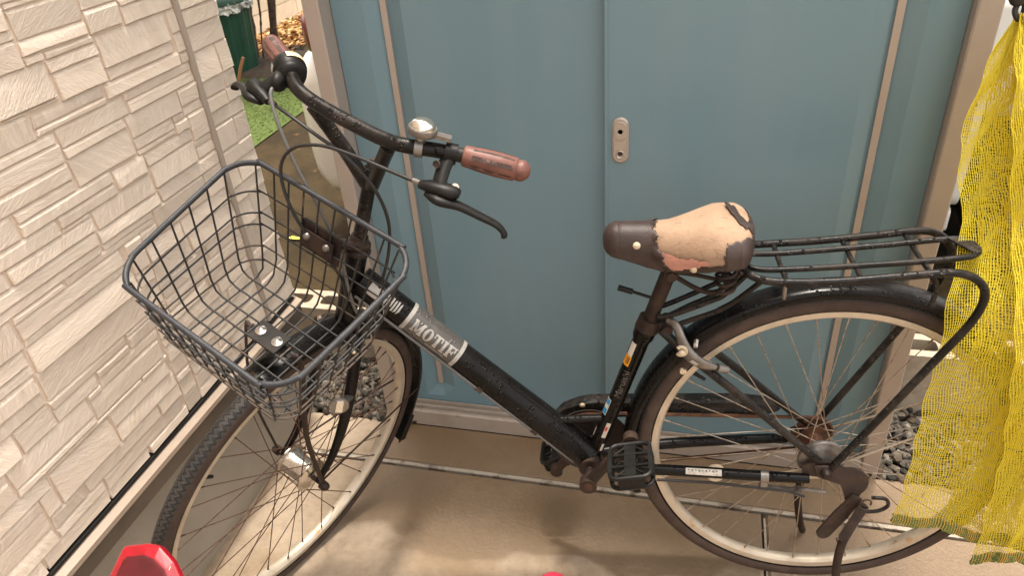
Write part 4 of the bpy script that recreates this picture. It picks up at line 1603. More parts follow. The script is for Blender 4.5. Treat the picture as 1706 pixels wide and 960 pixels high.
# seat tube stickers and lettering
sn = cam_p - (ST0 + ST1) / 2
sn = nrm(sn - ST_AX * (sn @ ST_AX))
sw_ = np.cross(ST_AX, sn)


def on_seat(s, arc, lift):
    th = arc / 0.0155
    return ST0 + ST_AX * s + (sn * math.cos(th) + sw_ * math.sin(th)) * (0.0155 + lift)


ssgn = 1.0 if on_seat(0.1, 0.01, 0)[0] > on_seat(0.1, -0.01, 0)[0] else -1.0    # +arc*ssgn = towards the rear of the bike


def sticker(name, s0, s1, a0, a1, mt, lift=0.0006):
    b = MB()
    wrap_quad(b, [(s0, a0 * ssgn), (s1, a0 * ssgn), (s1, a1 * ssgn), (s0, a1 * ssgn)], lift, on_seat, 2, 8)
    return b.build(name, mt, stube, 60)


sticker('white_sticker', 0.262, 0.291, -0.016, -0.004, 'white_label')
sticker('yellow_sticker', 0.240, 0.262, -0.018, -0.003, 'yellow_label', 0.0010)
b = MB()
for k in range(4):
    wrap_quad(b, [(0.246 + k * 0.0035, -0.011 * ssgn), (0.248 + k * 0.0035, -0.011 * ssgn), (0.248 + k * 0.0035, -0.005 * ssgn), (0.246 + k * 0.0035, -0.005 * ssgn)], 0.0014, on_seat, 1, 3)
b.build('yellow_sticker_print', 'dark_ink', stube, 60)
sticker('label_backing', 0.117, 0.155, -0.0205, -0.0075, 'white_label')
sticker('blue_sticker', 0.119, 0.132, -0.0195, -0.0085, 'blue_label', 0.0010)
sticker('blue_sticker', 0.142, 0.153, -0.0195, -0.0085, 'blue_label', 0.0010)
sticker('white_sticker', 0.066, 0.104, 0.001, 0.009, 'white_label')
sticker('red_print', 0.084, 0.094, 0.002, 0.006, 'red_ink', 0.0011)
sticker('white_sticker', 0.056, 0.078, -0.024, -0.016, 'white_label')
sticker('white_sticker', 0.032, 0.050, 0.008, 0.013, 'white_label')
# lettering up the seat tube
tcv = bpy.data.curves.new('seat_text', 'FONT')
tcv.body = 'Maruishi'
tcv.size = 1.0
tcv.extrude = 0
tcv.resolution_u = 3
tob = bpy.data.objects.new('seat_text_tmp', tcv)
COL.objects.link(tob)
dg_ = bpy.context.evaluated_depsgraph_get()
tme = bpy.data.meshes.new_from_object(tob.evaluated_get(dg_))
tv = np.array([v.co[:] for v in tme.vertices])
x0_, x1_ = tv[:, 0].min(), tv[:, 0].max()
b = MB()
b.v = [tuple(on_seat(0.168 + (x - x0_) / (x1_ - x0_) * 0.062, (0.0045 - y * 0.0165) * ssgn, 0.0007)) for x, y, z in tv]
b.f = [tuple(p.vertices) for p in tme.polygons]
b.m = [0] * len(b.f)
bpy.data.objects.remove(tob)
bpy.data.meshes.remove(tme)
b.build('lettering', 'dim_decal', stube, 60)
# label on the left chain stay
b = MB()
cs_dir = nrm(L(0.15, -0.028, 0.048) - L(0.25, -0.032, 0.040))
cpt = L(0.213, -0.030, 0.0432)
cn = nrm(cam_p - cpt)
cn = nrm(cn - cs_dir * (cn @ cs_dir))
cw = np.cross(cs_dir, cn)
wrap_quad(b, [(-0.033, -0.0055), (0.033, -0.0055), (0.033, 0.0055), (-0.033, 0.0055)], 0.0016, lambda s, a, l_: on_tube(s, a, l_, cpt, cs_dir, cn, cw, 0.0092), 2, 6)
b.build('stay_label', 'white_label', bike, 60)
b = MB()
for k in range(9):
    wrap_quad(b, [(-0.029 + k * 0.0064, -0.003), (-0.0255 + k * 0.0064, -0.003), (-0.0255 + k * 0.0064, -0.0012 + 0.002 * (k % 2)), (-0.029 + k * 0.0064, -0.0012)], 0.0020,
              lambda s, a, l_: on_tube(s, a, l_, cpt, cs_dir, cn, cw, 0.0092), 1, 2)
b.build('stay_label_print', 'dim_decal', bike, 60)
b = MB()
cc = L(0.103, -0.0265, 0.0515)
b.tube([cc - cs_dir * 0.007, cc + cs_dir * 0.007], 0.0118, 16)
b.box(cc - E2 * 0.016 + E3 * 0.002, (0.012, 0.010, 0.014), (E1, E3, E2))
b.build('stay_clamp', 'alloy', bike)
b = MB()
b.tube([L(0.30, -0.052, 0.046), L(0.20, -0.050, 0.050), L(0.06, -0.052, 0.062), L(0.03, -0.062, 0.064)], 0.0027, 8)
b.build('brake_cable', 'cable', bike)

# seat post, clamp, saddle
SPA = nrm(L(0.289, 0.385) - L(0.3265, 0.270))
tube_part('seat_post', 'rust_paint', [L(0.3275, 0.262), L(0.2895, 0.385)], 0.0132, 18)
b = MB()
cl = L(0.3225, 0.276)
b.tube([cl - ST_AX * 0.012, cl + ST_AX * 0.012], [0.0215, 0.0205], 20)
b.box(cl - E1 * 0.026 - E2 * 0.002, (0.026, 0.026, 0.022), (E1, E3, ST_AX))
b.tube([cl - E1 * 0.032 - E3 * 0.024, cl - E1 * 0.032 + E3 * 0.026], 0.0085, 12)
b.build('seat_clamp', 'rust_paint', bike)
b = MB()
b.tube([L(0.376, 0.352, 0.006), L(0.352, 0.344, 0.006)], 0.0052, 10)
b.tube([L(0.352, 0.344, 0.006), L(0.316, 0.330, 0.004)], 0.0028, 8)
b.build('saddle_adjust_rod', 'black_plastic', bike)

SADL = 0.238


def sad(s, v, lift=0.0):
    """saddle skin: s 0 nose .. 1 tail, v -1 far skirt .. 1 near skirt"""
    a = 0.4005 - SADL * s
    w = np.interp(s, [0, .03, .10, .28, .42, .55, .68, .80, .90, .96, 1.0], [.010, .019, .0280, .031, .040, .056, .074, .085, .0845, .070, .040])
    top = np.interp(s, [0, .04, .12, .30, .45, .60, .75, .88, .96, 1.0], [.452, .464, .470, .470, .473, .482, .491, .490, .480, .462])
    drop = np.interp(s, [0, .1, .3, .5, .7, .9, 1.0], [.018, .041, .054, .060, .058, .050, .030])
    f = 1.0
    if s < 0.10:
        f = math.sqrt(max(0.0, 1 - (1 - s / 0.10) ** 2))
        w, top, drop = 0.0275 * f + 0.0005, 0.446 + 0.024 * f, 0.006 + 0.035 * f
    elif s > 0.88:
        f = math.sqrt(max(0.0, 1 - ((s - 0.88) / 0.12) ** 2))
        w, top, drop = 0.0845 * f + 0.0005, 0.466 + 0.024 * f, 0.008 + 0.042 * f
    th = v * math.radians(104)
    p = 0.80
    c = w * math.copysign(abs(math.sin(th)) ** p, th)
    hgt = math.copysign(abs(math.cos(th)) ** 0.85, math.cos(th))
    bb = top - drop * (1 - hgt) * 0.92
    bb -= 0.006 * math.exp(-(v / 0.18) ** 2) * np.interp(s, [.4, .6, .9], [0, 1, 0.6])
    P = L(a, bb, c)
    if lift:
        e = 1e-3
        du = sad(min(s + e, 1), v) - sad(max(s - e, 0), v)
        dv = sad(s, min(v + e, 1)) - sad(s, max(v - e, -1))
        n = nrm(np.cross(du, dv))
        ctr = L(a, top - 0.035, 0)
        if n @ (P - ctr) < 0:
            n = -n
        P = P + n * lift
    return P


def sad_patch(mask, lift, ns=90, nv=90, s0=0.0, s1=1.0):
    b = MB()
    idx = {}
    keep = []
    for i in range(ns):
        for j in range(nv):
            s = s0 + (s1 - s0) * (i + .5) / ns
            v = -1 + 2 * (j + .5) / nv
            if mask(s, v):
                keep.append((i, j))

    def vid(i, j):
        if (i, j) not in idx:
            idx[(i, j)] = len(b.v)
            b.v.append(tuple(sad(s0 + (s1 - s0) * i / ns, -1 + 2 * j / nv, lift(i / ns, j / nv) if callable(lift) else lift)))
        return idx[(i, j)]
    for (i, j) in keep:
        b.f.append((vid(i, j), vid(i + 1, j), vid(i + 1, j + 1), vid(i, j + 1)))
        b.m.append(0)
    return b


def zig(x, seed, amp):
    return amp * (math.sin(x * 17 + seed) * .5 + math.sin(x * 41 + seed * 2.3) * .3 + math.sin(x * 87 + seed * 3.1) * .25)


b = sad_patch(lambda s, v: True, 0.0, 40, 44)
# underside closing plate
saddle = b.build('saddle', 'foam', bike, 60)
b = MB()
nn = 26
vs, fs = [], []
for i in range(nn + 1):
    s = 0.02 + 0.96 * i / nn
    for v in (-0.97, 0.97):
        p = sad(s, v)
        vs.append(p + E3 * (-0.002 if v > 0 else 0.002))
for i in range(nn):
    fs.append((2 * i, 2 * i + 1, 2 * i + 3, 2 * i + 2))
b.add(vs, fs)
b.build('saddle_base', 'black_plastic', saddle)
def thick(o, t=0.0014):
    md = o.modifiers.new('thickness', 'SOLIDIFY')
    md.thickness = t
    md.offset = -1.0
    return o


so = sad_patch(lambda s, v: s < 0.345 + 0.05 * v * v + zig(v, 1.0, 0.025) + (0.07 * max(0, v - 0.45)),
               lambda i, j: 0.0020 + 0.0045 * max(0, (i * 0.5 - 0.325) / 0.04) * (0.5 + 0.5 * math.sin(j * 37)), 110, 80, 0.0, 0.5)
thick(so.build('nose_cover', 'vinyl', saddle, 60))


def near_patch(s, v):
    # torn remnant on the near rear corner
    return v > 0.56 + zig(s, 2.0, 0.07) and s > 0.79 + zig(v, 4.0, 0.015) and s < 0.985


thick(sad_patch(near_patch, lambda i, j: 0.0020 + 0.003 * max(0, 0.80 - j) * (0.5 + 0.5 * math.sin(i * 50)) * 4, 120, 90, 0.6, 1.0).build('torn_cover', 'vinyl', saddle, 60))


def rear_patch(s, v):
    return (-0.10 + zig(s * 2, 0.5, 0.09) < v - (s - 0.86) * 2.6 < 0.12 * min(1, (s - 0.82) / 0.05) + zig(s * 2, 1.5, 0.08) and s > 0.825) or (s > 0.972 + zig(v, 3.0, 0.012) and -0.5 < v < 0.7)


thick(sad_patch(rear_patch, lambda i, j: 0.0020 + 0.012 * max(0, 0.6 - i), 120, 110, 0.78, 1.0).build('torn_flap', 'vinyl', saddle, 60))


def skirt_patch(s, v):
    return v > 0.90 + zig(s, 1.2, 0.03) - 0.12 * max(0, s - 0.55) and 0.30 < s < 0.99


sad_patch(skirt_patch, 0.0012, 120, 100, 0.4, 1.0).build('skirt_cover', 'vinyl', saddle, 60)


def pink_patch(s, v):
    lo = 0.70 + 0.40 * max(0, s - 0.36) + zig(s, 5, 0.02)
    hi = 0.78 + 1.3 * (s - 0.36) if s < 0.48 else 0.94 - 0.35 * (s - 0.48)
    return 0.355 < s < 0.70 and lo < v < hi


sad_patch(pink_patch, lambda i, j: 0.0028 + 0.006 * max(0, j - 0.85) * 5, 90, 110, 0.25, 0.8).build('torn_lining', 'pink', saddle, 60)
for (s, v) in ((0.225, 0.66), (0.60, 0.93)):
    b = MB()
    p, p2 = sad(s, v, 0.001), sad(s, v, 0.01)
    b.lathe([(0.0, 0.004), (0.004, 0.0035), (0.0062, 0.0015), (0.0065, -0.001)], p, nrm(p2 - p), 14)
    b.build('rivet', 'white_plastic', saddle)
b = MB()
for s_ in (1, -1):
    b.tube(cr([L(0.365, 0.425, 0.010 * s_), L(0.31, 0.398, 0.022 * s_), L(0.25, 0.390, 0.030 * s_), L(0.20, 0.388, 0.045 * s_), L(0.182, 0.408, 0.055 * s_)], 6), 0.0036, 8)
b.tube([L(0.290, 0.394, -0.034), L(0.290, 0.394, 0.040)], 0.012, 14)
b.tube([L(0.290, 0.394, 0.040), L(0.290, 0.394, 0.046)], 0.008, 6)
b.tube(cr([L(0.292, 0.385, 0.012), L(0.25, 0.366, 0.030), L(0.222, 0.362, 0.038), L(0.198, 0.380, 0.044), L(0.192, 0.400, 0.052)], 6), 0.0042, 8)
for s_ in (1, -1):
    # coil springs under the tail
    cxs = L(0.205, 0.372, 0.050 * s_)
    P = [cxs + E2 * 0.050 * t + 0.015 * (E1 * math.cos(t * 7 * math.pi) + E3 * math.sin(t * 7 * math.pi)) for t in np.linspace(0, 1, 70)]
    b.tube(P, 0.0030, 7)
b.build('saddle_springs', 'rust_paint', saddle)

# rear mudguard
def arc_guard(c, fwd, up, left, a0, a1, r_, half, n, th=0.0012, bulge=0.010):
    """half-round guard; angle measured from up towards fwd"""
    b = MB()
    sec = []
    m = 12
    for k in range(m + 1):
        t = -1 + 2 * k / m
        sec.append((half * math.sin(t * math.pi / 2 * 0.98), r_ - bulge * (1 - math.cos(t * math.pi / 2 * 0.98)) - (0.008 * max(0, abs(t) - 0.85) / 0.15)))
    full = sec + [(h_ * 0.96, q - th * 1.6) for h_, q in reversed(sec)]
    vs, fs = [], []
    for i in range(n + 1):
        a = a0 + (a1 - a0) * i / n
        d = up * math.cos(a) + fwd * math.sin(a)
        for h_, q in full:
            vs.append(c + d * q + left * h_)
    N_ = len(full)
    for i in range(n):
        for k in range(N_):
            k2 = (k + 1) % N_
            fs.append((i * N_ + k, i * N_ + k2, (i + 1) * N_ + k2, (i + 1) * N_ + k))
    fs.append(tuple(range(N_)))
    fs.append(tuple(range(n * N_, (n + 1) * N_))[::-1])
    b.add(vs, fs)
    return b


rg = arc_guard(RC, E1, E2, E3, math.radians(-112), math.radians(108), 0.3640, 0.0265, 80).build('rear_mudguard', 'black_paint', bike, 45)
# rack
RB = [(0.170, 0.412, 0.032)]
near_t = cr([L(0.1815, 0.408, 0.0), L(0.178, 0.404, 0.030), L(0.158, 0.399, 0.056), L(0.120, 0.397, 0.065), L(0.04, 0.399, 0.066), L(-0.06, 0.409, 0.066), L(-0.115, 0.4145, 0.066), L(-0.148, 0.411, 0.066),
             L(-0.173, 0.393, 0.066), L(-0.181, 0.366, 0.066), L(-0.170, 0.322, 0.066), L(-0.136, 0.253, 0.064), L(-0.06, 0.105, 0.062), L(-0.006, 0.002, 0.060)], 6)
far_t = cr([L(0.1815, 0.408, 0.0), L(0.178, 0.404, -0.030), L(0.158, 0.401, -0.056), L(0.120, 0.400, -0.065), L(0.04, 0.405, -0.066), L(-0.06, 0.416, -0.066), L(-0.115, 0.423, -0.066), L(-0.148, 0.418, -0.066),
            L(-0.173, 0.397, -0.066), L(-0.181, 0.370, -0.066), L(-0.170, 0.326, -0.066), L(-0.136, 0.257, -0.064), L(-0.06, 0.109, -0.062), L(-0.006, 0.006, -0.060)], 6)
b = MB()
b.tube(near_t, 0.0066, 12)
b.tube(far_t, 0.0066, 12)
rack = b.build('rear_rack', 'black_worn', bike, 50)
b = MB()
b.tube(cr([L(0.150, 0.399, 0.026), L(0.10, 0.3995, 0.027), L(-0.05, 0.410, 0.027), L(-0.150, 0.4195, 0.026), L(-0.178, 0.422, 0.016), L(-0.184, 0.4235, 0.0), L(-0.178, 0.426, -0.016), L(-0.150, 0.4270, -0.026),
           L(-0.05, 0.4155, -0.027), L(0.10, 0.4015, -0.027), L(0.160, 0.401, -0.024), L(0.172, 0.402, -0.010), L(0.170, 0.4005, 0.012)], 6, closed=True), 0.0050, 10, closed=True)
b.build('inner_loop', 'black_worn', rack, 50)
for (a_, z_) in ((0.112, 0.393), (0.0, 0.400), (-0.098, 0.411)):
    b = MB()
    b.tube([L(a_, z_ - 0.001, 0.067), L(a_, z_ + 0.002, 0.0), L(a_, z_ + 0.006, -0.067)], 0.0042, 9)
    b.build('cross_bar', 'black_worn', rack, 50)
b = MB()
pl_ = [L(-0.146, 0.432, -0.022), L(-0.176, 0.432, -0.020), L(-0.188, 0.428, 0.006), L(-0.176, 0.424, 0.020)]
b.add(pl_ + [p - E2 * 0.003 for p in pl_], [(0, 1, 2, 3), (7, 6, 5, 4), (0, 4, 5, 1), (1, 5, 6, 2), (2, 6, 7, 3), (3, 7, 4, 0)])
b.build('tail_plate', 'black_worn', rack)
b = MB()
b.tube(cr([L(-0.098, 0.407, 0.066), L(-0.106, 0.396, 0.066), L(-0.108, 0.380, 0.067), L(-0.107, 0.362, 0.068)], 5), 0.0040, 9)
b.ball(L(-0.107, 0.360, 0.068), 0.0055)
b.build('hook', 'black_worn', rack)
for s_ in (1, -1):
    tube_part('rack_stay', 'black_worn', [L(0.308, 0.300, 0.016 * s_), L(0.285, 0.306, 0.020 * s_), L(0.222, 0.337, 0.024 * s_), L(0.20, 0.352, 0.026 * s_), L(0.168, 0.398, 0.036 * s_)], 0.0048, 9, rack, n=5)
    tube_part('rack_stay', 'black_worn', [L(0.296, 0.276, 0.018 * s_), L(0.25, 0.300, 0.024 * s_), L(0.198, 0.329, 0.030 * s_), L(0.146, 0.394, 0.052 * s_)], 0.0046, 9, rack, n=5)
b = MB()
b.tube([L(0.108, 0.392, 0.030), L(0.106, 0.372, 0.028), L(0.105, 0.344, 0.027)], 0.0035, 8)
b.build('guard_bracket', 'alloy', rack)

# rear caliper with cable stop
b = MB()
path = cr([L(0.290, 0.292, 0.012), L(0.276, 0.286, 0.026), L(0.266, 0.264, 0.040), L(0.252, 0.240, 0.046), L(0.232, 0.224, 0.047), L(0.208, 0.214, 0.044)], 6)
b.tube(path, list(np.interp(np.linspace(0, 1, len(path)), [0, .3, .6, .85, 1], [.008, .009, .0135, .012, .007])), 12, flat=(E3, 0.6, 1.0))
b.tube([L(0.205, 0.214, 0.044), L(0.186, 0.206, 0.038)], [0.008, 0.0065], 10)
cal = b.build('rear_caliper', 'alloy', bike, 50)
b = MB()
q0 = L(0.246, 0.233, 0.0575)
b.box(q0, (0.014, 0.006, 0.001), (nrm(E1 * -0.75 + E2 * -0.62), nrm(E1 * 0.62 + E2 * -0.75), E3))
b.build('logo_plate', 'silver_decal', cal)
b = MB()
P = [L(0.268, 0.252, 0.050) + 0.0085 * (E1 * math.cos(t) + E2 * math.sin(t)) for t in np.linspace(0.7, 5.6, 16)]
b.tube(P, 0.0032, 8)
b.ball(L(0.267, 0.249, 0.051), 0.0065)
b.build('cable_end_plug', 'white_plastic', cal)
b = MB()
b.tube([L(0.243, 0.268, 0.040), L(0.245, 0.262, 0.052)], 0.0042, 6)
b.build('caliper_bolt', 'chrome', cal)
b = MB()
b.lathe([(0, .004), (.006, .003), (.0075, 0), (0, 0)], L(0.262, 0.203, 0.040), E3, 12)
b.build('caliper_bolt', 'chrome', cal)

# cranks, pedals, chain case, chain, sprocket
BBc = L(0.428, -0.040)
b = MB()
cdir = nrm(L(0.350, 0.083, 0.084) - L(0.432, -0.040, 0.070))
ce = L(0.352, 0.080, 0.084)
c0_ = L(0.430, -0.040, 0.074)
b.tube([c0_, c0_ + (ce - c0_) * 0.15, ce], [0.0135, 0.0115, 0.0100], 14, flat=(E3, 0.72, 1.0))
b.tube([c0_ - E3 * 0.006, c0_ + E3 * 0.012], 0.0165, 20)
b.tube([ce - E3 * 0.009, ce + E3 * 0.008], 0.0135, 18)
crk = b.build('crank', 'rust_paint', bike, 45)
b = MB()
b.tube([c0_ + E3 * 0.0115, c0_ + E3 * 0.0135], 0.0092, 6)
b.build('crank_bolt', 'rust_orange', crk)


def pedal(pc, out, name='pedal', roll=0.5):
    f_ = nrm(E1 * math.cos(roll) + E2 * math.sin(roll))
    u_ = nrm(np.cross(f_, out)) * (1 if np.cross(f_, out) @ E2 > 0 else -1)
    W_, D_, H_ = 0.084, 0.070, 0.022
    p = MB()
    # cage: rounded frame loop top and bottom, bars and treads
    for hh in (-1, 1):
        loop = []
        rr = 0.014
        for (sx, sy, a0) in ((1, 1, 0), (-1, 1, 90), (-1, -1, 180), (1, -1, 270)):
            for k in range(5):
                a = math.radians(a0 + 90 * k / 4)
                loop.append(pc + out * (sx * (W_ / 2 - rr) + rr * math.cos(a)) + f_ * (sy * (D_ / 2 - rr) + rr * math.sin(a)) + u_ * hh * H_ / 2)
        p.tube(loop, 0.0042, 8, closed=True)
        for dx in (-0.014, 0.014):
            p.box(pc + out * dx + u_ * hh * H_ / 2, (0.005, D_ - 0.006, 0.005), (out, f_, u_))
        for sy in (-1, 1):
            for dx in (-0.028, 0.028):
                p.tube([pc + out * (dx - 0.010) + f_ * sy * 0.004 + u_ * hh * H_ / 2, pc + out * (dx + 0.010) + f_ * sy * 0.028 + u_ * hh * H_ / 2], 0.0022, 6)
        p.box(pc + u_ * hh * H_ / 2, (W_ - 0.008, 0.020, 0.004), (out, f_, u_))
    p.tube([pc - out * 0.042, pc + out * 0.042], 0.0095, 12)
    for sy in (-1, 1):
        p.box(pc + f_ * sy * D_ / 2, (W_ - 0.026, 0.007, H_ + 0.008), (out, f_, u_))
    for sx in (-1, 1):
        p.box(pc + out * sx * W_ / 2, (0.006, D_ - 0.026, H_ - 0.002), (out, f_, u_))
    p.tube([pc - out * 0.062, pc - out * 0.040], 0.0062, 10)
    return p.build(name, 'black_plastic', bike, 40)


pedal(ce + E3 * 0.062 - E2 * 0.004, E3, roll=-0.2)
b = MB()
fc0 = L(0.428, -0.040, -0.070)
fce = L(0.506, -0.163, -0.088)
b.tube([fc0, fce], [0.0125, 0.010], 14, flat=(E3, 0.72, 1.0))
b.tube([fce + E3 * 0.009, fce - E3 * 0.009], 0.0135, 16)
b.build('crank', 'rust_paint', bike, 45)
pedal(fce - E3 * 0.062, -E3, roll=-0.5)


def stad2(r0, r1, x0, x1, y0, y1, n=22):
    """outline of two circles of different size with tangents; local (a, b)"""
    d = math.hypot(x1 - x0, y1 - y0)
    base = math.atan2(y1 - y0, x1 - x0)
    al = math.acos(max(-1, min(1, (r0 - r1) / d)))
    p = []
    for k in range(n + 1):
        a = base + al + (2 * math.pi - 2 * al) * k / n
        p.append((x0 + r0 * math.cos(a), y0 + r0 * math.sin(a)))
    for k in range(n + 1):
        a = base - al + 2 * al * k / n
        p.append((x1 + r1 * math.cos(a), y1 + r1 * math.sin(a)))
    return p


b = MB()
poly = stad2(0.072, 0.036, 0.428, 0.0, -0.040, 0.0, 40)
P = [L(x, y, -0.047) for x, y in poly]
b.tube(P, 0.0042, 6, closed=True, flat=(E3, 1.0, 0.8))
b.build('chain', 'rust_orange', bike, 40)
b = MB()
b.lathe([(0.015, -0.001), (0.074, -0.001), (0.080, 0.002), (0.080, 0.004), (0.074, 0.001), (0.015, 0.001)], L(0.428, -0.040, -0.049), E3, 44, closed_prof=True)
for k in range(5):
    a = 2 * math.pi * k / 5
    d = E1 * math.cos(a) + E2 * math.sin(a)
    b.box(BBc - E3 * 0.047 + d * 0.024, (0.036, 0.014, 0.003), (d, np.cross(E3, d), E3))
b.build('chainring', 'rust', bike)
b = MB()
b.lathe([(0.012, -0.001), (0.036, -0.001), (0.036, 0.0015), (0.012, 0.0015)], L(0, 0, -0.047), E3, 36, closed_prof=True)
b.build('sprocket', 'rust_orange', bike)
# top guard of the chain case seen beside the seat tube
b = MB()
gpoly = [(0.500, 0.012), (0.475, 0.004), (0.40, 0.012), (0.14, 0.028), (0.085, 0.032), (0.062, 0.044), (0.085, 0.058), (0.14, 0.064), (0.40, 0.054), (0.43, 0.052), (0.455, 0.045), (0.485, 0.030)]
n_ = len(gpoly)
gi = [(0.428 + (x - 0.428) * 0.985, 0.030 + (y - 0.030) * 0.86) for x, y in gpoly]
vs = [L(x, y, -0.082) for x, y in gpoly] + [L(x, y, -0.060) for x, y in gpoly] + [L(x, y, -0.056) for x, y in gi]
b.add(vs, [tuple(range(n_)), tuple(range(2 * n_, 3 * n_))] + [(k * n_ + i, k * n_ + (i + 1) % n_, (k + 1) * n_ + (i + 1) % n_, (k + 1) * n_ + i) for k in range(2) for i in range(n_)])
b.build('chain_guard', 'black_worn', bike)
b = MB()
b.lathe([(0, .003), (.004, .002), (.006, 0), (0, 0)], L(0.445, 0.044, -0.0555), E3, 12)
b.build('guard_screw', 'white_plastic', bike)
b = MB()
b.tube([L(0.498, 0.050, 0.0), L(0.40, 0.058, 0.0)], 0.0085, 12)
b.build('frame_bridge', 'black_paint', bike)

# drum brake on the rear hub, near side
b = MB()
b.lathe([(0.0, 0.041), (0.010, 0.041), (0.014, 0.039), (0.028, 0.038), (0.033, 0.036), (0.036, 0.034), (0.0415, 0.033), (0.043, 0.030), (0.043, 0.026), (0.030, 0.025)], RC, E3, 40, ref=E2)
b.build('drum_brake', 'alloy', bike)
b = MB()
b.prism([(0.02, -0.012), (0.06, -0.026), (0.10, -0.030), (0.10, -0.040), (0.055, -0.044), (0.0, -0.038), (-0.035, -0.046), (-0.045, -0.040), (-0.02, -0.018)], L(0, 0, 0.040), E1, E2, 0.003)
b.build('brake_arm', 'white_plastic', bike)
b = MB()
b.tube([L(0.040, -0.060, 0.046), L(0.040, -0.060, 0.058)], 0.0085, 6)
b.tube([L(0.11, -0.052, 0.050), L(0.06, -0.058, 0.050), L(0.02, -0.056, 0.052), L(-0.01, -0.060, 0.052)], 0.0040, 8)
b.build('anchor_bolt', 'alloy', bike)
# reflector on a rear spoke pair (cream disc)
b = MB()
rc_ = L(0.183, -0.072, 0.0)
b.lathe([(0.0, 0.005), (0.016, 0.004), (0.0195, 0.0), (0.016, -0.004), (0.0, -0.005)], rc_, nrm(E3 + 0.25 * E2), 26)
b.build('spoke_reflector', 'white_plastic', bike)

# kick stand: two legs, spring and latch plate
b = MB()
pl_ = [(0.020, 0.010), (0.000, 0.012), (-0.030, 0.010)] + [(-0.042 + 0.036 * math.cos(a), -0.026 + 0.036 * math.sin(a)) for a in np.linspace(1.4, 3.9, 12)] + [(-0.066, -0.062), (-0.056, -0.074), (-0.044, -0.070), (-0.038, -0.050), (-0.030, -0.030), (0.012, -0.014)]
pl_ = [(x, y) for x, y in pl_]
b.prism(pl_, L(0, 0, 0.063), E1, E2, 0.0045)
stand = b.build('stand_plate', 'rust', bike)
b = MB()
p0_, p1_ = np.array([-0.060, -0.050]), np.array([-0.014, -0.146])
dv = (p1_ - p0_) / np.linalg.norm(p1_ - p0_)
nv_ = np.array([-dv[1], dv[0]])
pl_ = [tuple(p0_ + nv_ * 0.010), tuple(p0_ - nv_ * 0.010), tuple(p0_ + dv * 0.045 - nv_ * 0.013), tuple(p0_ + dv * 0.050 - nv_ * 0.014)] + \
      [tuple(p1_ + 0.0130 * (dv * math.sin(a) - nv_ * math.cos(a))) for a in np.linspace(0.0, math.pi, 9)] + [tuple(p0_ + dv * 0.050 + nv_ * 0.014)]
b.prism(pl_, L(0, 0, 0.074), E1, E2, 0.005)
b.build('stand_latch', 'rust', stand)
foot = V(0.330, 1.010, 0.004)
leg = cr([L(-0.070, -0.062, 0.078), L(-0.055, -0.105, 0.088), L(-0.040, -0.150, 0.098), L(-0.038, -0.22, 0.108), V(0.318, 0.985, 0.09), V(0.330, 0.968, 0.010)], 6)
tube_part('stand_leg', 'rust_paint', leg, 0.0078, 12)
leg = cr([L(-0.030, -0.040, -0.066), L(-0.010, -0.120, -0.078), L(-0.006, -0.200, -0.085), L(-0.022, -0.290, -0.098), V(0.282, 1.238, 0.010)], 6)
tube_part('stand_leg', 'rust_paint', leg, 0.0078, 12)
b = MB()
s0_, s1_ = L(-0.072, -0.036, 0.092), L(-0.036, -0.150, 0.094)
sd_ = nrm(s1_ - s0_)
su = nrm(np.cross(sd_, E3))
sv = np.cross(sd_, su)
P = [s0_ + sd_ * (0.016 + 0.088 * t) + 0.0072 * (su * math.cos(t * 2 * math.pi * 24) + sv * math.sin(t * 2 * math.pi * 24)) for t in np.linspace(0, 1, 24 * 10)]
b.tube(P, 0.0016, 5)
P = [s0_ + sd_ * 0.008 + 0.008 * (sd_ * math.cos(t) + su * math.sin(t)) for t in np.linspace(-0.4, 5, 14)]
b.tube(P, 0.0018, 6)
b.tube([s1_ - sd_ * 0.012, s1_, s1_ + E3 * -0.014], 0.0018, 6)
b.build('stand_spring', 'rust', stand)
b = MB()
b.tube(cr([L(-0.082, -0.044, 0.078), L(-0.105, -0.044, 0.080), L(-0.112, -0.060, 0.080), L(-0.098, -0.074, 0.080), L(-0.075, -0.078, 0.080)], 5), 0.0035, 8)
b.build('stand_loop', 'black_worn', stand)
# mudguard stay wires, rear
b = MB()
for s_ in (1, -1):
    b.tube([L(-0.012, 0.0, 0.050 * s_), L(-0.20, 0.095, 0.036 * s_), L(-0.325, 0.155, 0.028 * s_)], 0.0022, 7)
b.build('guard_stay', 'spoke', bike)

# ---------------- steered assembly: fork, stem, bars, basket
b = MB()
b.ball(S(0.004, 0.335, 0), (0.024, 0.052, 0.020), (FD, NF, AX))
b.build('fork_crown', 'black_paint', bike, 60)
for s_ in (1, -1):
    pts = cr([S(0.002, 0.340, 0.034 * s_), S(0.001, 0.25, 0.044 * s_), S(0.006, 0.14, 0.048 * s_), S(0.024, 0.055, 0.050 * s_), S(0.0555, 0.0, 0.050 * s_)], 6)
    b = MB()
    b.tube(pts, list(np.interp(np.linspace(0, 1, len(pts)), [0, .5, 1], [.0135, .0120, .0075])), 14, flat=(NF, 0.75, 1.15))
    b.build('fork_blade', 'black_paint', bike, 50)
fg = arc_guard(FC, FD, AX, NF, math.radians(-112), math.radians(24), 0.3640, 0.0265, 60).build('front_mudguard', 'black_paint', bike, 45)
b = MB()
aa = math.radians(-106)
d = AX * math.cos(aa) + FD * math.sin(aa)
t_ = AX * -math.sin(aa) + FD * math.cos(aa)
b.box(FC + d * 0.366, (0.050, 0.016, 0.070), (NF, d, t_), taper=0.9)
b.build('mud_flap', 'black_plastic', fg)
b = MB()
b.lathe([(0, .004), (.005, .003), (.007, 0), (0, 0)], FC + d * 0.372 - t_ * -0.012 + NF * 0.012, d, 10)
b.build('flap_bolt', 'white_plastic', fg)
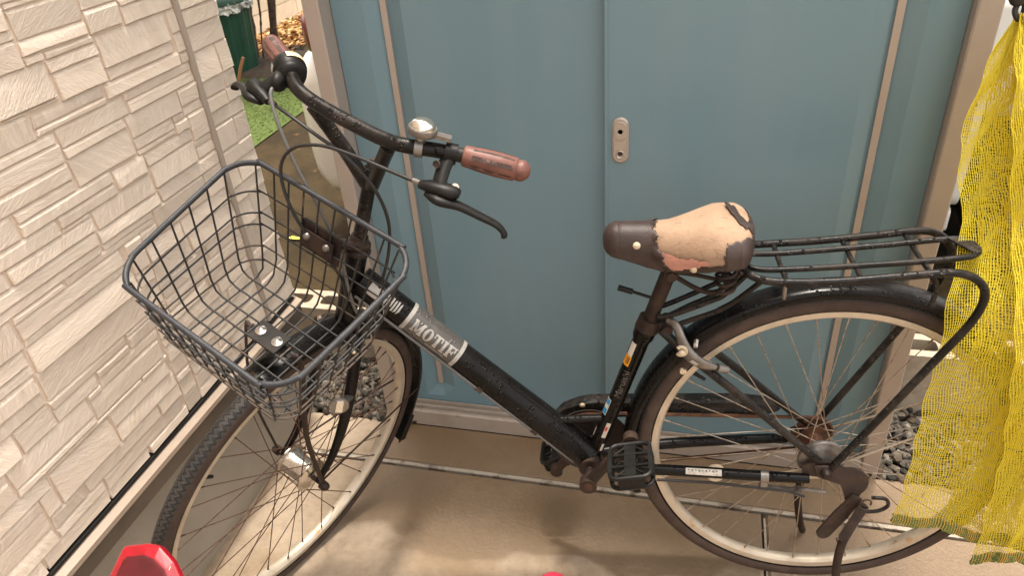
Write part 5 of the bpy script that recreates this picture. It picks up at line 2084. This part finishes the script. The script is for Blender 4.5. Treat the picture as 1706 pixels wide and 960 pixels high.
b = MB()
for s_ in (1, -1):
    b.tube([S(0.05, 0.002, 0.056 * s_), S(-0.16, 0.03, 0.040 * s_), S(-0.285, 0.040, 0.028 * s_)], 0.0022, 7)
b.build('guard_stay', 'rust_paint', fg)
b = MB()
b.tube([S(0.0, 0.50), S(0.0, 0.655)], 0.0122, 18)
b.lathe([(0, .014), (.0085, .013), (.0105, .010), (.0125, 0), (0, 0)], S(0, 0.668), AX, 18)
b.tube([S(0.0, 0.648), S(0.002, 0.672)], [0.0135, 0.0125], 18)
stem = b.build('stem', 'black_worn', bike, 45)
b = MB()
b.tube([S(0, 0.682), S(0, 0.687)], 0.0065, 6)
b.build('stem_bolt', 'rust', stem)
for s_ in (1, -1):
    tube_part('stem_arm', 'black_worn', [S(0.001, 0.640, 0.006 * s_), S(0.030, 0.692, 0.036 * s_), S(0.072, 0.758, 0.078 * s_)], [0.0125, 0.0115], 14, stem, n=4)
BAR = [S(-0.010, 0.784, -0.264), S(0.018, 0.782, -0.205), S(0.052, 0.779, -0.150), S(0.075, 0.774, -0.112), S(0.079, 0.768, -0.070), S(0.079, 0.766, 0.0)]
BARP = BAR + [S(0.079, 0.768, 0.070), S(0.075, 0.774, 0.112), S(0.052, 0.779, 0.150), S(0.018, 0.782, 0.205), S(-0.010, 0.784, 0.264)]
bar = tube_part('handlebar', 'black_worn', BARP, 0.0112, 16, n=6)
for s_ in (1, -1):
    g0, g1 = S(0.032, 0.7813, 0.182 * s_), S(-0.011, 0.7840, 0.268 * s_)
    gd = nrm(g1 - g0)
    gl = np.linalg.norm(g1 - g0)
    b = MB()
    b.lathe([(0.0, 0.0), (0.0140, 0.0), (0.0158, 0.002), (0.0162, 0.010), (0.0178, 0.030), (0.0186, 0.052), (0.0176, 0.078), (0.0158, gl - 0.016), (0.0150, gl - 0.0150), (0.0150, gl - 0.0138), (0.0160, gl - 0.0125),
             (0.0158, gl - 0.006), (0.0120, gl), (0.0070, gl + 0.004), (0.0, gl + 0.005)], g0, gd, 28, ref=AX)
    gp = b.build('grip', 'grip', bar, 40)
    r1 = nrm(AX - gd * (AX @ gd))
    r2 = np.cross(gd, r1)
    for k in range(8):
        a = 2 * math.pi * (k + 0.5) / 8
        d = r1 * math.cos(a) + r2 * math.sin(a)
        q = MB()
        hs = np.linspace(0.014, gl - 0.021, 8)
        rad = np.interp(hs, [0.010, 0.030, 0.052, 0.078, gl - 0.016], [.0162, .0178, .0186, .0176, .0160])
        wdt = np.cross(gd, d) * (0.0034 if k % 2 else 0.0016)
        vs = []
        for h_, r_ in zip(hs, rad):
            p = g0 + gd * h_ + d * (r_ + 0.0004)
            vs += [p - wdt, p + wdt]
        q.add(vs, [(2 * i, 2 * i + 1, 2 * i + 3, 2 * i + 2) for i in range(7)])
        q.build('grip_inlay', 'grip_dark', gp, 60)

# brake levers
for s_ in (1, -1):
    b = MB()
    hd = nrm(S(0.030, 0.7815, 0.186 * s_) - S(0.060, 0.779, 0.140 * s_))
    hc = S(0.044, 0.7805, 0.168 * s_)
    b.tube([hc - hd * 0.009, hc + hd * 0.009], 0.0155, 18)
    # bracket falls from the bar
    pv = S(0.078, 0.742, 0.208 * s_)
    br = cr([hc, S(0.060, 0.764, 0.172 * s_), S(0.078, 0.744, 0.182 * s_), S(0.086, 0.732, 0.192 * s_)], 4)
    b.tube(br, [0.0105] * len(br), 12, flat=(FD, 0.75, 1.1))
    b.tube([S(0.087, 0.735, 0.156 * s_), S(0.084, 0.738, 0.170 * s_), S(0.079, 0.740, 0.190 * s_), S(0.073, 0.742, 0.208 * s_), S(0.071, 0.742, 0.214 * s_)], [0.0075, 0.0115, 0.0140, 0.0135, 0.0085], 14, flat=(AX, 0.80, 1.05))
    lv = b.build('brake_bracket', 'black_plastic', bar, 40)
    b = MB()
    lp = cr([S(0.086, 0.728, 0.172 * s_), S(0.088, 0.728, 0.196 * s_), S(0.074, 0.727, 0.220 * s_), S(0.058, 0.720, 0.248 * s_), S(0.046, 0.714, 0.272 * s_), S(0.041, 0.706, 0.284 * s_), S(0.040, 0.699, 0.287 * s_)], 5)
    b.tube(lp, list(np.interp(np.linspace(0, 1, len(lp)), [0, .15, .35, .8, .93, 1], [.008, .0115, .0085, .0062, .0070, .0062])), 12, flat=(AX, 0.7, 1.15))
    b.build('brake_lever', 'black_plastic', lv, 50)
    if s_ > 0:
        b = MB()
        b.lathe([(0, .003), (.004, .0025), (.0058, 0), (0, 0)], S(0.070, 0.7505, 0.204 * s_), AX, 14)
        b.build('lever_pivot', 'white_plastic', lv)
    b = MB()
    q0 = S(0.0715, 0.768, 0.166 * s_)
    b.lathe([(0, .001), (.0045, .001), (.0055, .0025), (.0065, 0), (0, 0)], q0, nrm(FD + 0.2 * AX), 14)
    b.build('clamp_screw', 'rust', lv)
    b = MB()
    b.tube([S(0.084, 0.736, 0.160 * s_), S(0.086, 0.735, 0.142 * s_)], [0.0055, 0.0042], 10)
    b.build('cable_ferrule', 'alloy', lv)

# bell
bc = S(0.0685, 0.777, 0.1285)
b = MB()
bd_ = nrm(S(0.052, 0.779, 0.150) - S(0.075, 0.774, 0.112))
b.tube([bc - bd_ * 0.006, bc + bd_ * 0.006], 0.0142, 18)
b.tube([bc + AX * 0.010, bc + AX * 0.022], 0.007, 12)
bell = b.build('bell', 'alloy', bar, 45)
bu = nrm(AX + 0.10 * FD)
tp = bc + AX * 0.020
b = MB()
b.lathe([(0.0, 0.0), (0.015, 0.001), (0.0205, 0.003), (0.0215, 0.006), (0.0215, 0.012), (0.0205, 0.0135), (0.0, 0.0135)], tp, bu, 30)
lvd = nrm(NF * 0.8 - FD * 0.45)
b.box(tp + bu * 0.006 + lvd * 0.030, (0.026, 0.013, 0.006), (lvd, np.cross(bu, lvd), bu))
b.build('bell_base', 'alloy', bell, 40)
b = MB()
b.lathe([(0.0, 0.0260), (0.005, 0.0258), (0.0105, 0.0245), (0.0150, 0.0212), (0.0178, 0.0170), (0.0186, 0.0135), (0.018, 0.013)], tp, bu, 30)
b.build('bell_dome', 'chrome', bell, 60)

# twist shifter on the far grip
b = MB()
h0, h1 = S(0.056, 0.7788, -0.142), S(0.034, 0.781, -0.178)
hd = nrm(h1 - h0)
b.lathe([(0.0, -0.004), (0.016, -0.004), (0.0215, 0.0), (0.0235, 0.006), (0.0235, 0.012), (0.0260, 0.015), (0.0275, 0.022), (0.0275, 0.034), (0.0240, 0.040), (0.0175, 0.044), (0.0160, 0.050), (0.0, 0.050)], h0, hd, 30, ref=AX)
b.ball(h0 + hd * 0.016 + FD * 0.022 - AX * 0.012, (0.020, 0.017, 0.020), (hd, AX, FD))
sh = b.build('shifter', 'black_plastic', bar, 40)
b = MB()
b.lathe([(0.0281, 0.016), (0.0281, 0.033)], h0, hd, 10, ref=nrm(AX * 0.9 - FD * 0.25), a0=-0.55, a1=0.75)
b.build('shifter_window', mat('yellowed indicator', (0.62, 0.46, 0.24), (0.75, 0.68, 0.56), 70, 0.45, 0.6, rough=0.35), sh, 60)
b = MB()
b.lathe([(0.0279, 0.018), (0.0279, 0.032)], h0, hd, 8, ref=FD, a0=-0.3, a1=0.2)
b.build('shifter_print', 'silver_decal', sh, 60)

# cables
b = MB()
b.tube(cr([S(0.087, 0.735, 0.146), S(0.092, 0.733, 0.100), S(0.098, 0.730, 0.040), S(0.105, 0.722, -0.020), S(0.118, 0.704, -0.060), S(0.124, 0.672, -0.078), S(0.122, 0.630, -0.070), S(0.108, 0.575, -0.040), S(0.060, 0.500, 0.0),
           S(0.028, 0.440, 0.012), S(0.028, 0.37, 0.01)], 8), 0.0029, 8)
b.build('front_brake_cable', 'cable', bike, 60)
b = MB()
b.tube(cr([S(0.087, 0.735, -0.146), S(0.090, 0.732, -0.100), S(0.085, 0.722, -0.050), S(0.070, 0.705, 0.0), S(0.045, 0.665, 0.045), S(0.022, 0.610, 0.068), S(0.006, 0.545, 0.070), S(-0.004, 0.480, 0.062),
           S(-0.020, 0.430, 0.045), S(-0.06, 0.39, 0.02)], 8), 0.0029, 8)
b.build('rear_brake_cable', 'cable', bike, 60)
b = MB()
b.tube(cr([S(0.083, 0.766, -0.150), S(0.098, 0.752, -0.142), S(0.105, 0.715, -0.110), S(0.098, 0.66, -0.070), S(0.078, 0.60, -0.030), S(0.055, 0.53, 0.005), S(0.036, 0.45, 0.026), S(0.010, 0.395, 0.034), S(-0.035, 0.37, 0.03)], 8), 0.0030, 8)
b.build('gear_cable', 'cable_grey', bike, 60)

# ---------------- basket
def bk(lam, F_t, N_t):
    """lam 0 rim .. 1 floor; F_t 0 rear .. 1 front; N_t -1 far .. 1 near"""
    Fr, Ff = 0.096 + (0.092 - 0.096) * lam, 0.342 + (0.282 - 0.342) * lam
    Ur, Uf = 0.631 + (0.440 - 0.631) * lam, 0.484 + (0.362 - 0.484) * lam
    hw = (0.194 - 0.016 * F_t) * (1 - lam) + 0.147 * lam
    return S(Fr + (Ff - Fr) * F_t, Ur + (Uf - Ur) * F_t, hw * N_t)


def ring_pts(lam, n=7):
    """rounded rectangle at one level, as (F_t, N_t) list"""
    hw = 0.186 + (0.147 - 0.186) * lam
    dp = 0.286 + (0.205 - 0.286) * lam
    rf = 0.056 - 0.016 * lam
    rF, rN = rf / dp, rf / hw
    out = []
    for (cF, cN, a0) in ((rF, 1 - rN, 0), (rF, -1 + rN, 90), (1 - rF, -1 + rN, 180), (1 - rF, 1 - rN, 270)):
        for k in range(n + 1):
            a = math.radians(a0 + 90 * k / n)
            out.append((cF - rF * math.sin(a), cN + rN * math.cos(a)))
    return out


b = MB()
b.tube(cr([bk(0, f, n) for f, n in ring_pts(0, 6)], 2, closed=True), 0.0048, 12, closed=True)
basket = b.build('basket', 'basket_rim', bike, 50)
for lam in (0.26, 0.46, 0.57, 0.78, 0.92):
    b = MB()
    b.tube(cr([bk(lam, f, n) for f, n in ring_pts(lam, 5)], 2, closed=True), 0.0016, 8, closed=True)
    b.build('ring_wire', 'basket_dirty' if lam > 0.7 else 'basket', basket, 60)


def drop(fun, lo=0.86):
    """points down a side with a rounded turn into the floor"""
    return fun


def edge_limit(N_t):
    return 0


# transverse hoops: far side, floor, near side
for ft in (0.16, 0.30, 0.44, 0.58, 0.72, 0.86):
    side = [0.0, 0.3, 0.6, 0.86]
    pts = []
    for lam in side:
        pts.append(bk(lam, ft, -1.0))
    pts += [bk(0.97, ft, -0.96), bk(1.0, ft, -0.86)]
    mid_ = [bk(1.0, ft, n) for n in (-0.5, 0.0, 0.5)]
    pts2 = [bk(lam, ft, 1.0) for lam in reversed(side)]
    pts = pts + mid_ + [bk(1.0, ft, 0.86), bk(0.97, ft, 0.96)] + pts2
    b = MB()
    b.tube(pts, 0.0017, 8)
    b.build('hoop_wire', 'basket', basket, 60)
# lengthwise hoops: rear side, floor, front side
for nt in np.linspace(-0.80, 0.80, 10):
    ins = 0.03 if abs(nt) > 0.7 else 0.0
    pts = [bk(lam, ins, nt) for lam in (0.0, 0.3, 0.6, 0.84)] + [bk(0.96, 0.035, nt), bk(1.0, 0.11, nt)] + [bk(1.0, f, nt) for f in (0.35, 0.65)] + \
          [bk(1.0, 0.89, nt), bk(0.96, 0.965, nt)] + [bk(lam, 1.0 - ins, nt) for lam in (0.84, 0.6, 0.3, 0.0)]
    pts = [p - AX * 0.004 if 4 <= i <= 9 else p for i, p in enumerate(pts)]
    b = MB()
    b.tube(pts, 0.0017, 8)
    b.build('hoop_wire', 'basket', basket, 60)
# back bracket and floor plate
b = MB()
rU = nrm(AX)
pc_ = bk(0.42, 0.0, -0.04)
up_b = nrm(bk(0, 0, 0) - bk(1, 0, 0))
b.box(pc_ - FD * 0.004, (0.088, 0.050, 0.003), (NF, up_b, np.cross(NF, up_b)))
b.box(pc_ + FD * 0.004, (0.070, 0.030, 0.003), (NF, up_b, np.cross(NF, up_b)))
b.box((pc_ + S(0.0, 0.522, 0.0)) / 2, (0.030, 0.006, np.linalg.norm(pc_ - S(0.0, 0.522, 0.0))), (NF, np.cross(NF, nrm(pc_ - S(0.0, 0.522, 0.0))), nrm(pc_ - S(0.0, 0.522, 0.0))))
brk = b.build('basket_bracket', 'rust_paint', basket)
for dn in (-0.022, 0.022):
    b = MB()
    b.lathe([(0, .006), (.003, .0055), (.0055, .004), (.007, .0), (0, 0)], pc_ + FD * 0.0055 + NF * dn + up_b * 0.004, FD, 12)
    b.build('bracket_bolt', 'alloy', brk)
b = MB()
fp = bk(1.0, 0.50, 0.0) + AX * 0.003
ff = nrm(bk(1, 1, 0) - bk(1, 0, 0))
fu = np.cross(NF, ff)
fu = fu if fu @ AX > 0 else -fu
b.box(fp, (0.062, 0.038, 0.003), (NF, ff, fu))
b.box(fp - fu * 0.012, (0.100, 0.014, 0.004), (NF, ff, fu))
flp = b.build('floor_plate', 'rubber', basket)
for dn in (-0.019, 0.019):
    b = MB()
    b.lathe([(0, .006), (.003, .0055), (.005, .004), (.0095, .002), (.0095, 0), (0, 0)], fp + fu * 0.0015 + NF * dn, fu, 16)
    b.build('plate_screw', 'chrome', flp)
for s_ in (1, -1):
    tube_part('basket_stay', 'rust' if s_ < 0 else 'rust_paint', [fp - fu * 0.012 + NF * 0.045 * s_, fp - fu * 0.03 + NF * 0.066 * s_, S(0.14, 0.20, 0.070 * s_), S(0.056, 0.0, 0.064 * s_)], 0.0044, 8, basket, n=4,
              flat=(NF, 0.6, 1.25))
# side reflector clipped to the near fork blade
b = MB()
rc0 = S(0.056, 0.222, 0.064)
rd = nrm(NF * 0.75 + FD * 0.6)
b.tube([S(0.006, 0.20, 0.05), rc0], 0.0075, 10)
b.lathe([(0.0, 0.0), (0.014, 0.0), (0.0185, 0.004), (0.0185, 0.008), (0.0, 0.009)], rc0, rd, 22, ref=AX)
rf = b.build('fork_reflector', 'alloy', bike)
b = MB()
b.box(rc0 + rd * 0.0095 + AX * 0.001, (0.013, 0.027, 0.003), (nrm(np.cross(AX, rd)), AX, rd))
b.build('reflector_lens', 'glass_clear', rf)
b = MB()
b.box(S(0.012, 0.345, 0.005), (0.03, 0.05, 0.02), (FD, NF, AX))
b.tube([S(0.02, 0.34, 0.045), S(0.03, 0.30, 0.045)], 0.008, 10)
b.tube([S(0.02, 0.34, -0.045), S(0.03, 0.30, -0.045)], 0.008, 10)
b.build('front_caliper', 'rust_paint', bike)
b = MB()
for (f_, u_, n__) in ((0.034, 0.352, 0.03), (0.034, 0.356, -0.03), (0.03, 0.33, 0.055)):
    b.lathe([(0, .005), (.004, .004), (.006, 0), (0, 0)], S(f_, u_, n__), nrm(FD + AX), 10)
b.build('caliper_nut', 'chrome', bike)

# ================================================================== NET BAG
netp = thing('net_bag', (0.58, 1.12, 0.2), 'yellow mesh net bag with green hem hanging beside the rear rack', 'net')
ZT = [1.138, 1.122, 1.10, 1.06, 0.964, 0.899, 0.835, 0.81, 0.725, 0.667, 0.559, 0.351, 0.256]
XL = [0.424, 0.416, 0.407, 0.397, 0.383, 0.393, 0.409, 0.409, 0.400, 0.400, 0.399, 0.406, 0.403]


def y_of(z):
    return np.interp(z, [0, .5, .65, .72, .85, 1.3], [1.08, 1.095, 1.10, 1.12, 1.19, 1.27])


def net_layer(name, mt, xl, xr, zb, dy, amp, ph, rows, cols, zt=1.137, rstr=0.00066, seed=0, hem=True, stripes=True):
    """hanging sheet of knitted mesh built strand by strand; rows across, cols down"""
    rr = np.random.RandomState(seed)
    u = np.linspace(0, 1, cols)
    v = np.linspace(0, 1, rows)
    Z = np.zeros((rows, cols)); X = np.zeros((rows, cols)); Y = np.zeros((rows, cols))
    for i, vv in enumerate(v):
        for j, uu in enumerate(u):
            zbot = zb(uu)
            z = zt + (zbot - zt) * vv
            x0, x1 = xl(z), xr(z)
            fold = (math.sin(uu * 9.0 + ph + 1.4 * vv) * 0.55 + math.sin(uu * 21.0 + ph * 2 + 2.2 * vv) * 0.3 + math.sin(uu * 43 + ph) * 0.15)
            x = x0 + (x1 - x0) * (uu + 0.018 * math.sin(uu * 21 + ph * 2 + 2.2 * vv) * min(1, 3 * uu) * min(1, 3 * (1 - uu)))
            gather = np.interp(z, [0.2, 0.7, 1.0, 1.09, 1.137], [1.0, 0.9, 0.8, 0.7, 0.15])
            ed = min(1.0, uu * 6)
            X[i, j] = x + 0.0022 * math.sin(vv * 60 + uu * 30 + seed)
            Y[i, j] = y_of(z) + dy * float(np.interp(z, [1.05, 1.137], [1.0, 0.1])) + amp * fold * gather * ed
            Z[i, j] = z + 0.0025 * math.sin(uu * 25 + vv * 9) + 0.0012 * rr.normal()
    Pn = np.stack([X, Y, Z], -1)
    nrow = None
    vs, fs = [], []

    def strand(P, wide):
        T = np.gradient(P, axis=0)
        T /= np.linalg.norm(T, axis=1, keepdims=True) + 1e-9
        up = np.array([0, 1.0, 0])
        A = np.cross(T, up)
        A /= np.linalg.norm(A, axis=1, keepdims=True) + 1e-9
        Bv = np.cross(T, A)
        base = len(vs)
        for k in range(3):
            a = 2 * math.pi * k / 3 + 0.5
            ring_ = P + rstr * (A * math.cos(a) * wide + Bv * math.sin(a) * 0.8)
            vs.append(ring_)
        n = len(P)
        return n
    # assemble with explicit indexing
    allv, allf, cnt = [], [], 0

    def emit(P, wide):
        nonlocal cnt
        T = np.gradient(P, axis=0)
        T /= np.linalg.norm(T, axis=1, keepdims=True) + 1e-9
        A = np.cross(T, np.array([0, 1.0, 0]))
        A /= np.linalg.norm(A, axis=1, keepdims=True) + 1e-9
        Bv = np.cross(T, A)
        n = len(P)
        R3 = np.stack([P + rstr * (A * math.cos(2 * math.pi * k / 3 + .5) * wide + Bv * math.sin(2 * math.pi * k / 3 + .5) * 0.8) for k in range(3)], 1).reshape(-1, 3)
        allv.append(R3)
        i = np.arange(n - 1)[:, None] * 3
        for k in range(3):
            k2 = (k + 1) % 3
            allf.append(np.concatenate([i + k, i + k2, i + 3 + k2, i + 3 + k], 1) + cnt)
        cnt += 3 * n
    for i in range(rows):
        emit(Pn[i], 1.0)
    for j in range(cols):
        emit(Pn[:, j] + np.array([0, -0.0004, 0]), 1.35)
    VV = np.concatenate(allv)
    FF = np.concatenate(allf)
    me = bpy.data.meshes.new(name)
    w0 = np.array(netp['_w'])
    me.from_pydata((VV - w0).tolist(), [], FF.tolist())
    me.materials.append(M[mt])
    me.polygons.foreach_set('use_smooth', [True] * len(me.polygons))
    me.update()
    o = bpy.data.objects.new(name, me)
    COL.objects.link(o)
    o.parent = netp
    o['kind'] = 'stuff'
    if hem:
        hb_ = MB()
        bot = Pn[-1]
        for (off, r_) in ((0.004, 0.0026), (0.009, 0.0030), (0.014, 0.0030), (0.019, 0.0028), (0.0235, 0.0030)):
            P = [p + np.array([0.0015 * math.sin(k * 1.3 + off * 900), -0.001 * math.sin(k * 0.9), -off + 0.0012 * math.sin(k * 2.1 + off * 500)]) for k, p in enumerate(bot)]
            hb_.tube(P, r_, 5)
        for k in range(0, cols, 1):
            p = bot[k]
            hb_.tube([p + np.array([0, -0.002, 0.002]), p + np.array([0.001, -0.003, -0.013]), p + np.array([0, -0.002, -0.026])], 0.0009, 4, mi=1)
        hb_.build('hem', ['net_green', 'net_pale'], netp, 60, fix=False)
    return Pn


xl1 = lambda z: float(np.interp(z, ZT[::-1], XL[::-1]))
xr1 = lambda z: float(np.interp(z, [0.2, 0.5, 0.8, 0.95, 1.04, 1.09, 1.118, 1.138], [0.78, 0.76, 0.70, 0.63, 0.56, 0.515, 0.478, 0.438]))
zb1 = lambda u: 0.262 + 0.030 * math.sin(u * 6.0 + 0.5) * u - 0.03 * u
net_layer('net_sheet', 'net', xl1, xr1, zb1, 0.0, 0.014, 0.4, 195, 92, seed=1)
xl2 = lambda z: float(np.interp(z, [0.2, 0.45, 0.8, 1.0, 1.08, 1.138], [0.545, 0.532, 0.478, 0.440, 0.428, 0.427]))
xr2 = lambda z: xr1(z) + 0.004
net_layer('net_fold', 'net', xl2, xr2, lambda u: 0.205 + 0.05 * u + 0.02 * math.sin(u * 9), -0.024, 0.015, 2.2, 200, 68, zt=1.138, seed=2)
xl3 = lambda z: float(np.interp(z, [0.2, 0.45, 0.8, 1.0, 1.13], [0.500, 0.470, 0.440, 0.412, 0.425]))
net_layer('net_inner_fold', 'net', xl3, lambda z: min(xl3(z) + 0.21, xr1(z) + 0.002), lambda u: 0.245 - 0.02 * u, 0.008, 0.008, 4.2, 190, 56, zt=1.137, seed=3, hem=False)
# the black strap it hangs from
hk = thing('strap_hook', (0.425, 1.245, 1.13), 'black strap and clip holding up the yellow net', 'hook')
b = MB()
b.tube(cr([V(0.430, 1.245, 1.130), V(0.423, 1.24, 1.136), V(0.420, 1.243, 1.146), V(0.426, 1.247, 1.156), V(0.433, 1.25, 1.150), V(0.434, 1.25, 1.138)], 5, closed=True), 0.0040, 8, closed=True)
b.build('clip', 'hook', hk)
b = MB()
b.ball(V(0.421, 1.245, 1.162), (0.013, 0.012, 0.013))
b.build('swivel', 'hook', hk)
b = MB()
b.tube(cr([V(0.423, 1.245, 1.168), V(0.440, 1.26, 1.35), V(0.455, 1.30, 1.60), V(0.455, 1.375, 1.82)], 5), 0.009, 8, flat=(V(0, 1, 0), 0.35, 1.1))
b.build('strap', 'hook', hk)

# ================================================================== SECOND BICYCLE, only its red lamp and saddle reach into view
b2 = thing('bicycle', (-0.45, 0.30, 0.0), 'another parked bicycle, only its red rear reflector showing at bottom left', 'bicycle')
LPc = V(-0.682, 0.497, 0.600)
wc = V(-0.600, 0.300, 0.262)
wd = nrm(V(1.0, -0.30, 0))
wl = nrm(np.cross(V(0, 0, 1), wd))
b = MB()
b.lathe([(0.236, 0.012), (0.226, 0.011), (0.224, -0.011), (0.236, -0.012)], wc, wl, 60, closed_prof=True)
w2 = b.build('wheel', 'rim', b2)
b = MB()
b.lathe([(0.243 + 0.018 * math.cos(math.radians(a)), 0.018 * math.sin(math.radians(a))) for a in range(-180, 180, 24)], wc, wl, 60, closed_prof=True)
b.build('tyre', 'rubber', w2)
b = MB()
b.lathe([(0.0, -0.04), (0.018, -0.04), (0.02, 0.04), (0.0, 0.04)], wc, wl, 20)
b.build('hub', 'alloy', w2)
g2 = arc_guard(wc, wd, V(0, 0, 1), wl, math.radians(-100), math.radians(30), 0.280, 0.026, 30).build('mudguard', 'black_paint', b2, 45)
# lens: faceted shell tilted towards the viewer
ln = MB()
o_ = LPc
ex = nrm(V(0.93, 0.12, -0.05))
ey = nrm(V(-0.06, 0.62, 0.50))
ey = nrm(ey - ex * (ey @ ex))
ez = np.cross(ex, ey)
pts0 = [(-0.062, -0.05), (-0.040, 0.030), (-0.006, 0.036), (0.012, 0.034), (0.036, 0.016), (0.066, -0.022), (0.070, -0.05)]
pts1 = [(-0.048, -0.05), (-0.030, 0.016), (-0.004, 0.020), (0.010, 0.016), (0.028, 0.004), (0.050, -0.030), (0.054, -0.05)]
A0 = [o_ + ex * x + ey * y for x, y in pts0]
A1 = [o_ + ex * x + ey * y + ez * 0.012 for x, y in pts0]
A2 = [o_ + ex * x + ey * y + ez * 0.018 for x, y in pts1]
n_ = len(pts0)
fs = []
ln.v = [tuple(p) for p in A0 + A1 + A2]
for k in range(2):
    for i in range(n_):
        j = (i + 1) % n_
        ln.f.append((k * n_ + i, k * n_ + j, (k + 1) * n_ + j, (k + 1) * n_ + i)); ln.m.append(0)
ln.f.append(tuple(range(2 * n_, 3 * n_))); ln.m.append(1)
ln.f.append(tuple(range(n_))[::-1]); ln.m.append(0)
rl = ln.build('rear_reflector', ['red_lens', 'red_lens_dark'], b2, smooth=None)
rl['label'] = 'red faceted rear reflector'
md = rl.modifiers.new('rounded', 'BEVEL')
md.width = 0.0035
md.segments = 3
md.limit_method = 'ANGLE'
md.angle_limit = math.radians(12)
q = MB()
q.tube([o_ + ex * 0.020 + ey * -0.05 + ez * 0.0185, o_ + ex * 0.034 + ey * 0.010 + ez * 0.0150], 0.0007, 5)
q.build('lens_ridge', 'glass_clear', rl)
q = MB()
q.tube([LPc - ez * 0.002 + ey * -0.04, wc + V(-0.05, 0.16, 0.20), wc + V(-0.03, 0.05, 0.275)], 0.007, 8)
q.build('reflector_bracket', 'alloy', b2)
q = MB()
q.tube([wc, V(-0.05, 0.165, 0.30)], 0.012, 10)
q.tube([V(-0.05, 0.165, 0.30), V(-0.12, 0.27, 0.50)], 0.014, 10)
q.tube([wc, V(-0.10, 0.25, 0.44)], 0.010, 10)
q.tube([V(-0.05, 0.165, 0.30), V(0.30, 0.06, 0.34)], 0.016, 10)
q.tube([V(0.30, 0.06, 0.34), V(0.33, 0.05, 0.62)], 0.014, 10)
q.tube([V(0.30, 0.06, 0.34), V(0.42, 0.02, 0.262)], 0.012, 10)
q.build('frame', 'black_paint', b2)
b = MB()
b.lathe([(0.243 + 0.018 * math.cos(math.radians(a)), 0.018 * math.sin(math.radians(a))) for a in range(-180, 180, 24)], V(0.45, 0.0, 0.262), wl, 60, closed_prof=True)
b.build('wheel', 'rubber', b2)
rb = thing('saddle_bag', (-0.155, 0.60, 0.50), 'pink red bag top peeking over the bottom edge of the picture', 'bag')
q = MB()
q.ball(V(-0.158, 0.598, 0.504), (0.036, 0.060, 0.048), seg=20, rings=12)
q.build('bag_shell', 'pink_red', rb, 60)
q = MB()
P = [V(-0.158 + 0.036 * math.cos(t), 0.598 + 0.022, 0.504 + 0.046 * math.sin(t)) for t in np.linspace(0.3, 2.8, 14)]
q.tube(P, 0.0016, 6)
q.build('piping', 'white_plastic', rb)
q = MB()
q.tube([V(-0.158, 0.560, 0.47), V(-0.13, 0.40, 0.47), V(-0.12, 0.27, 0.50)], 0.008, 8)
q.build('bag_strap', 'hook', rb)

for o in bpy.data.objects:
    if '_w' in o:
        del o['_w']
print('objects', len(bpy.data.objects), 'tris', sum(len(p.vertices) - 2 for me in bpy.data.meshes for p in me.polygons))
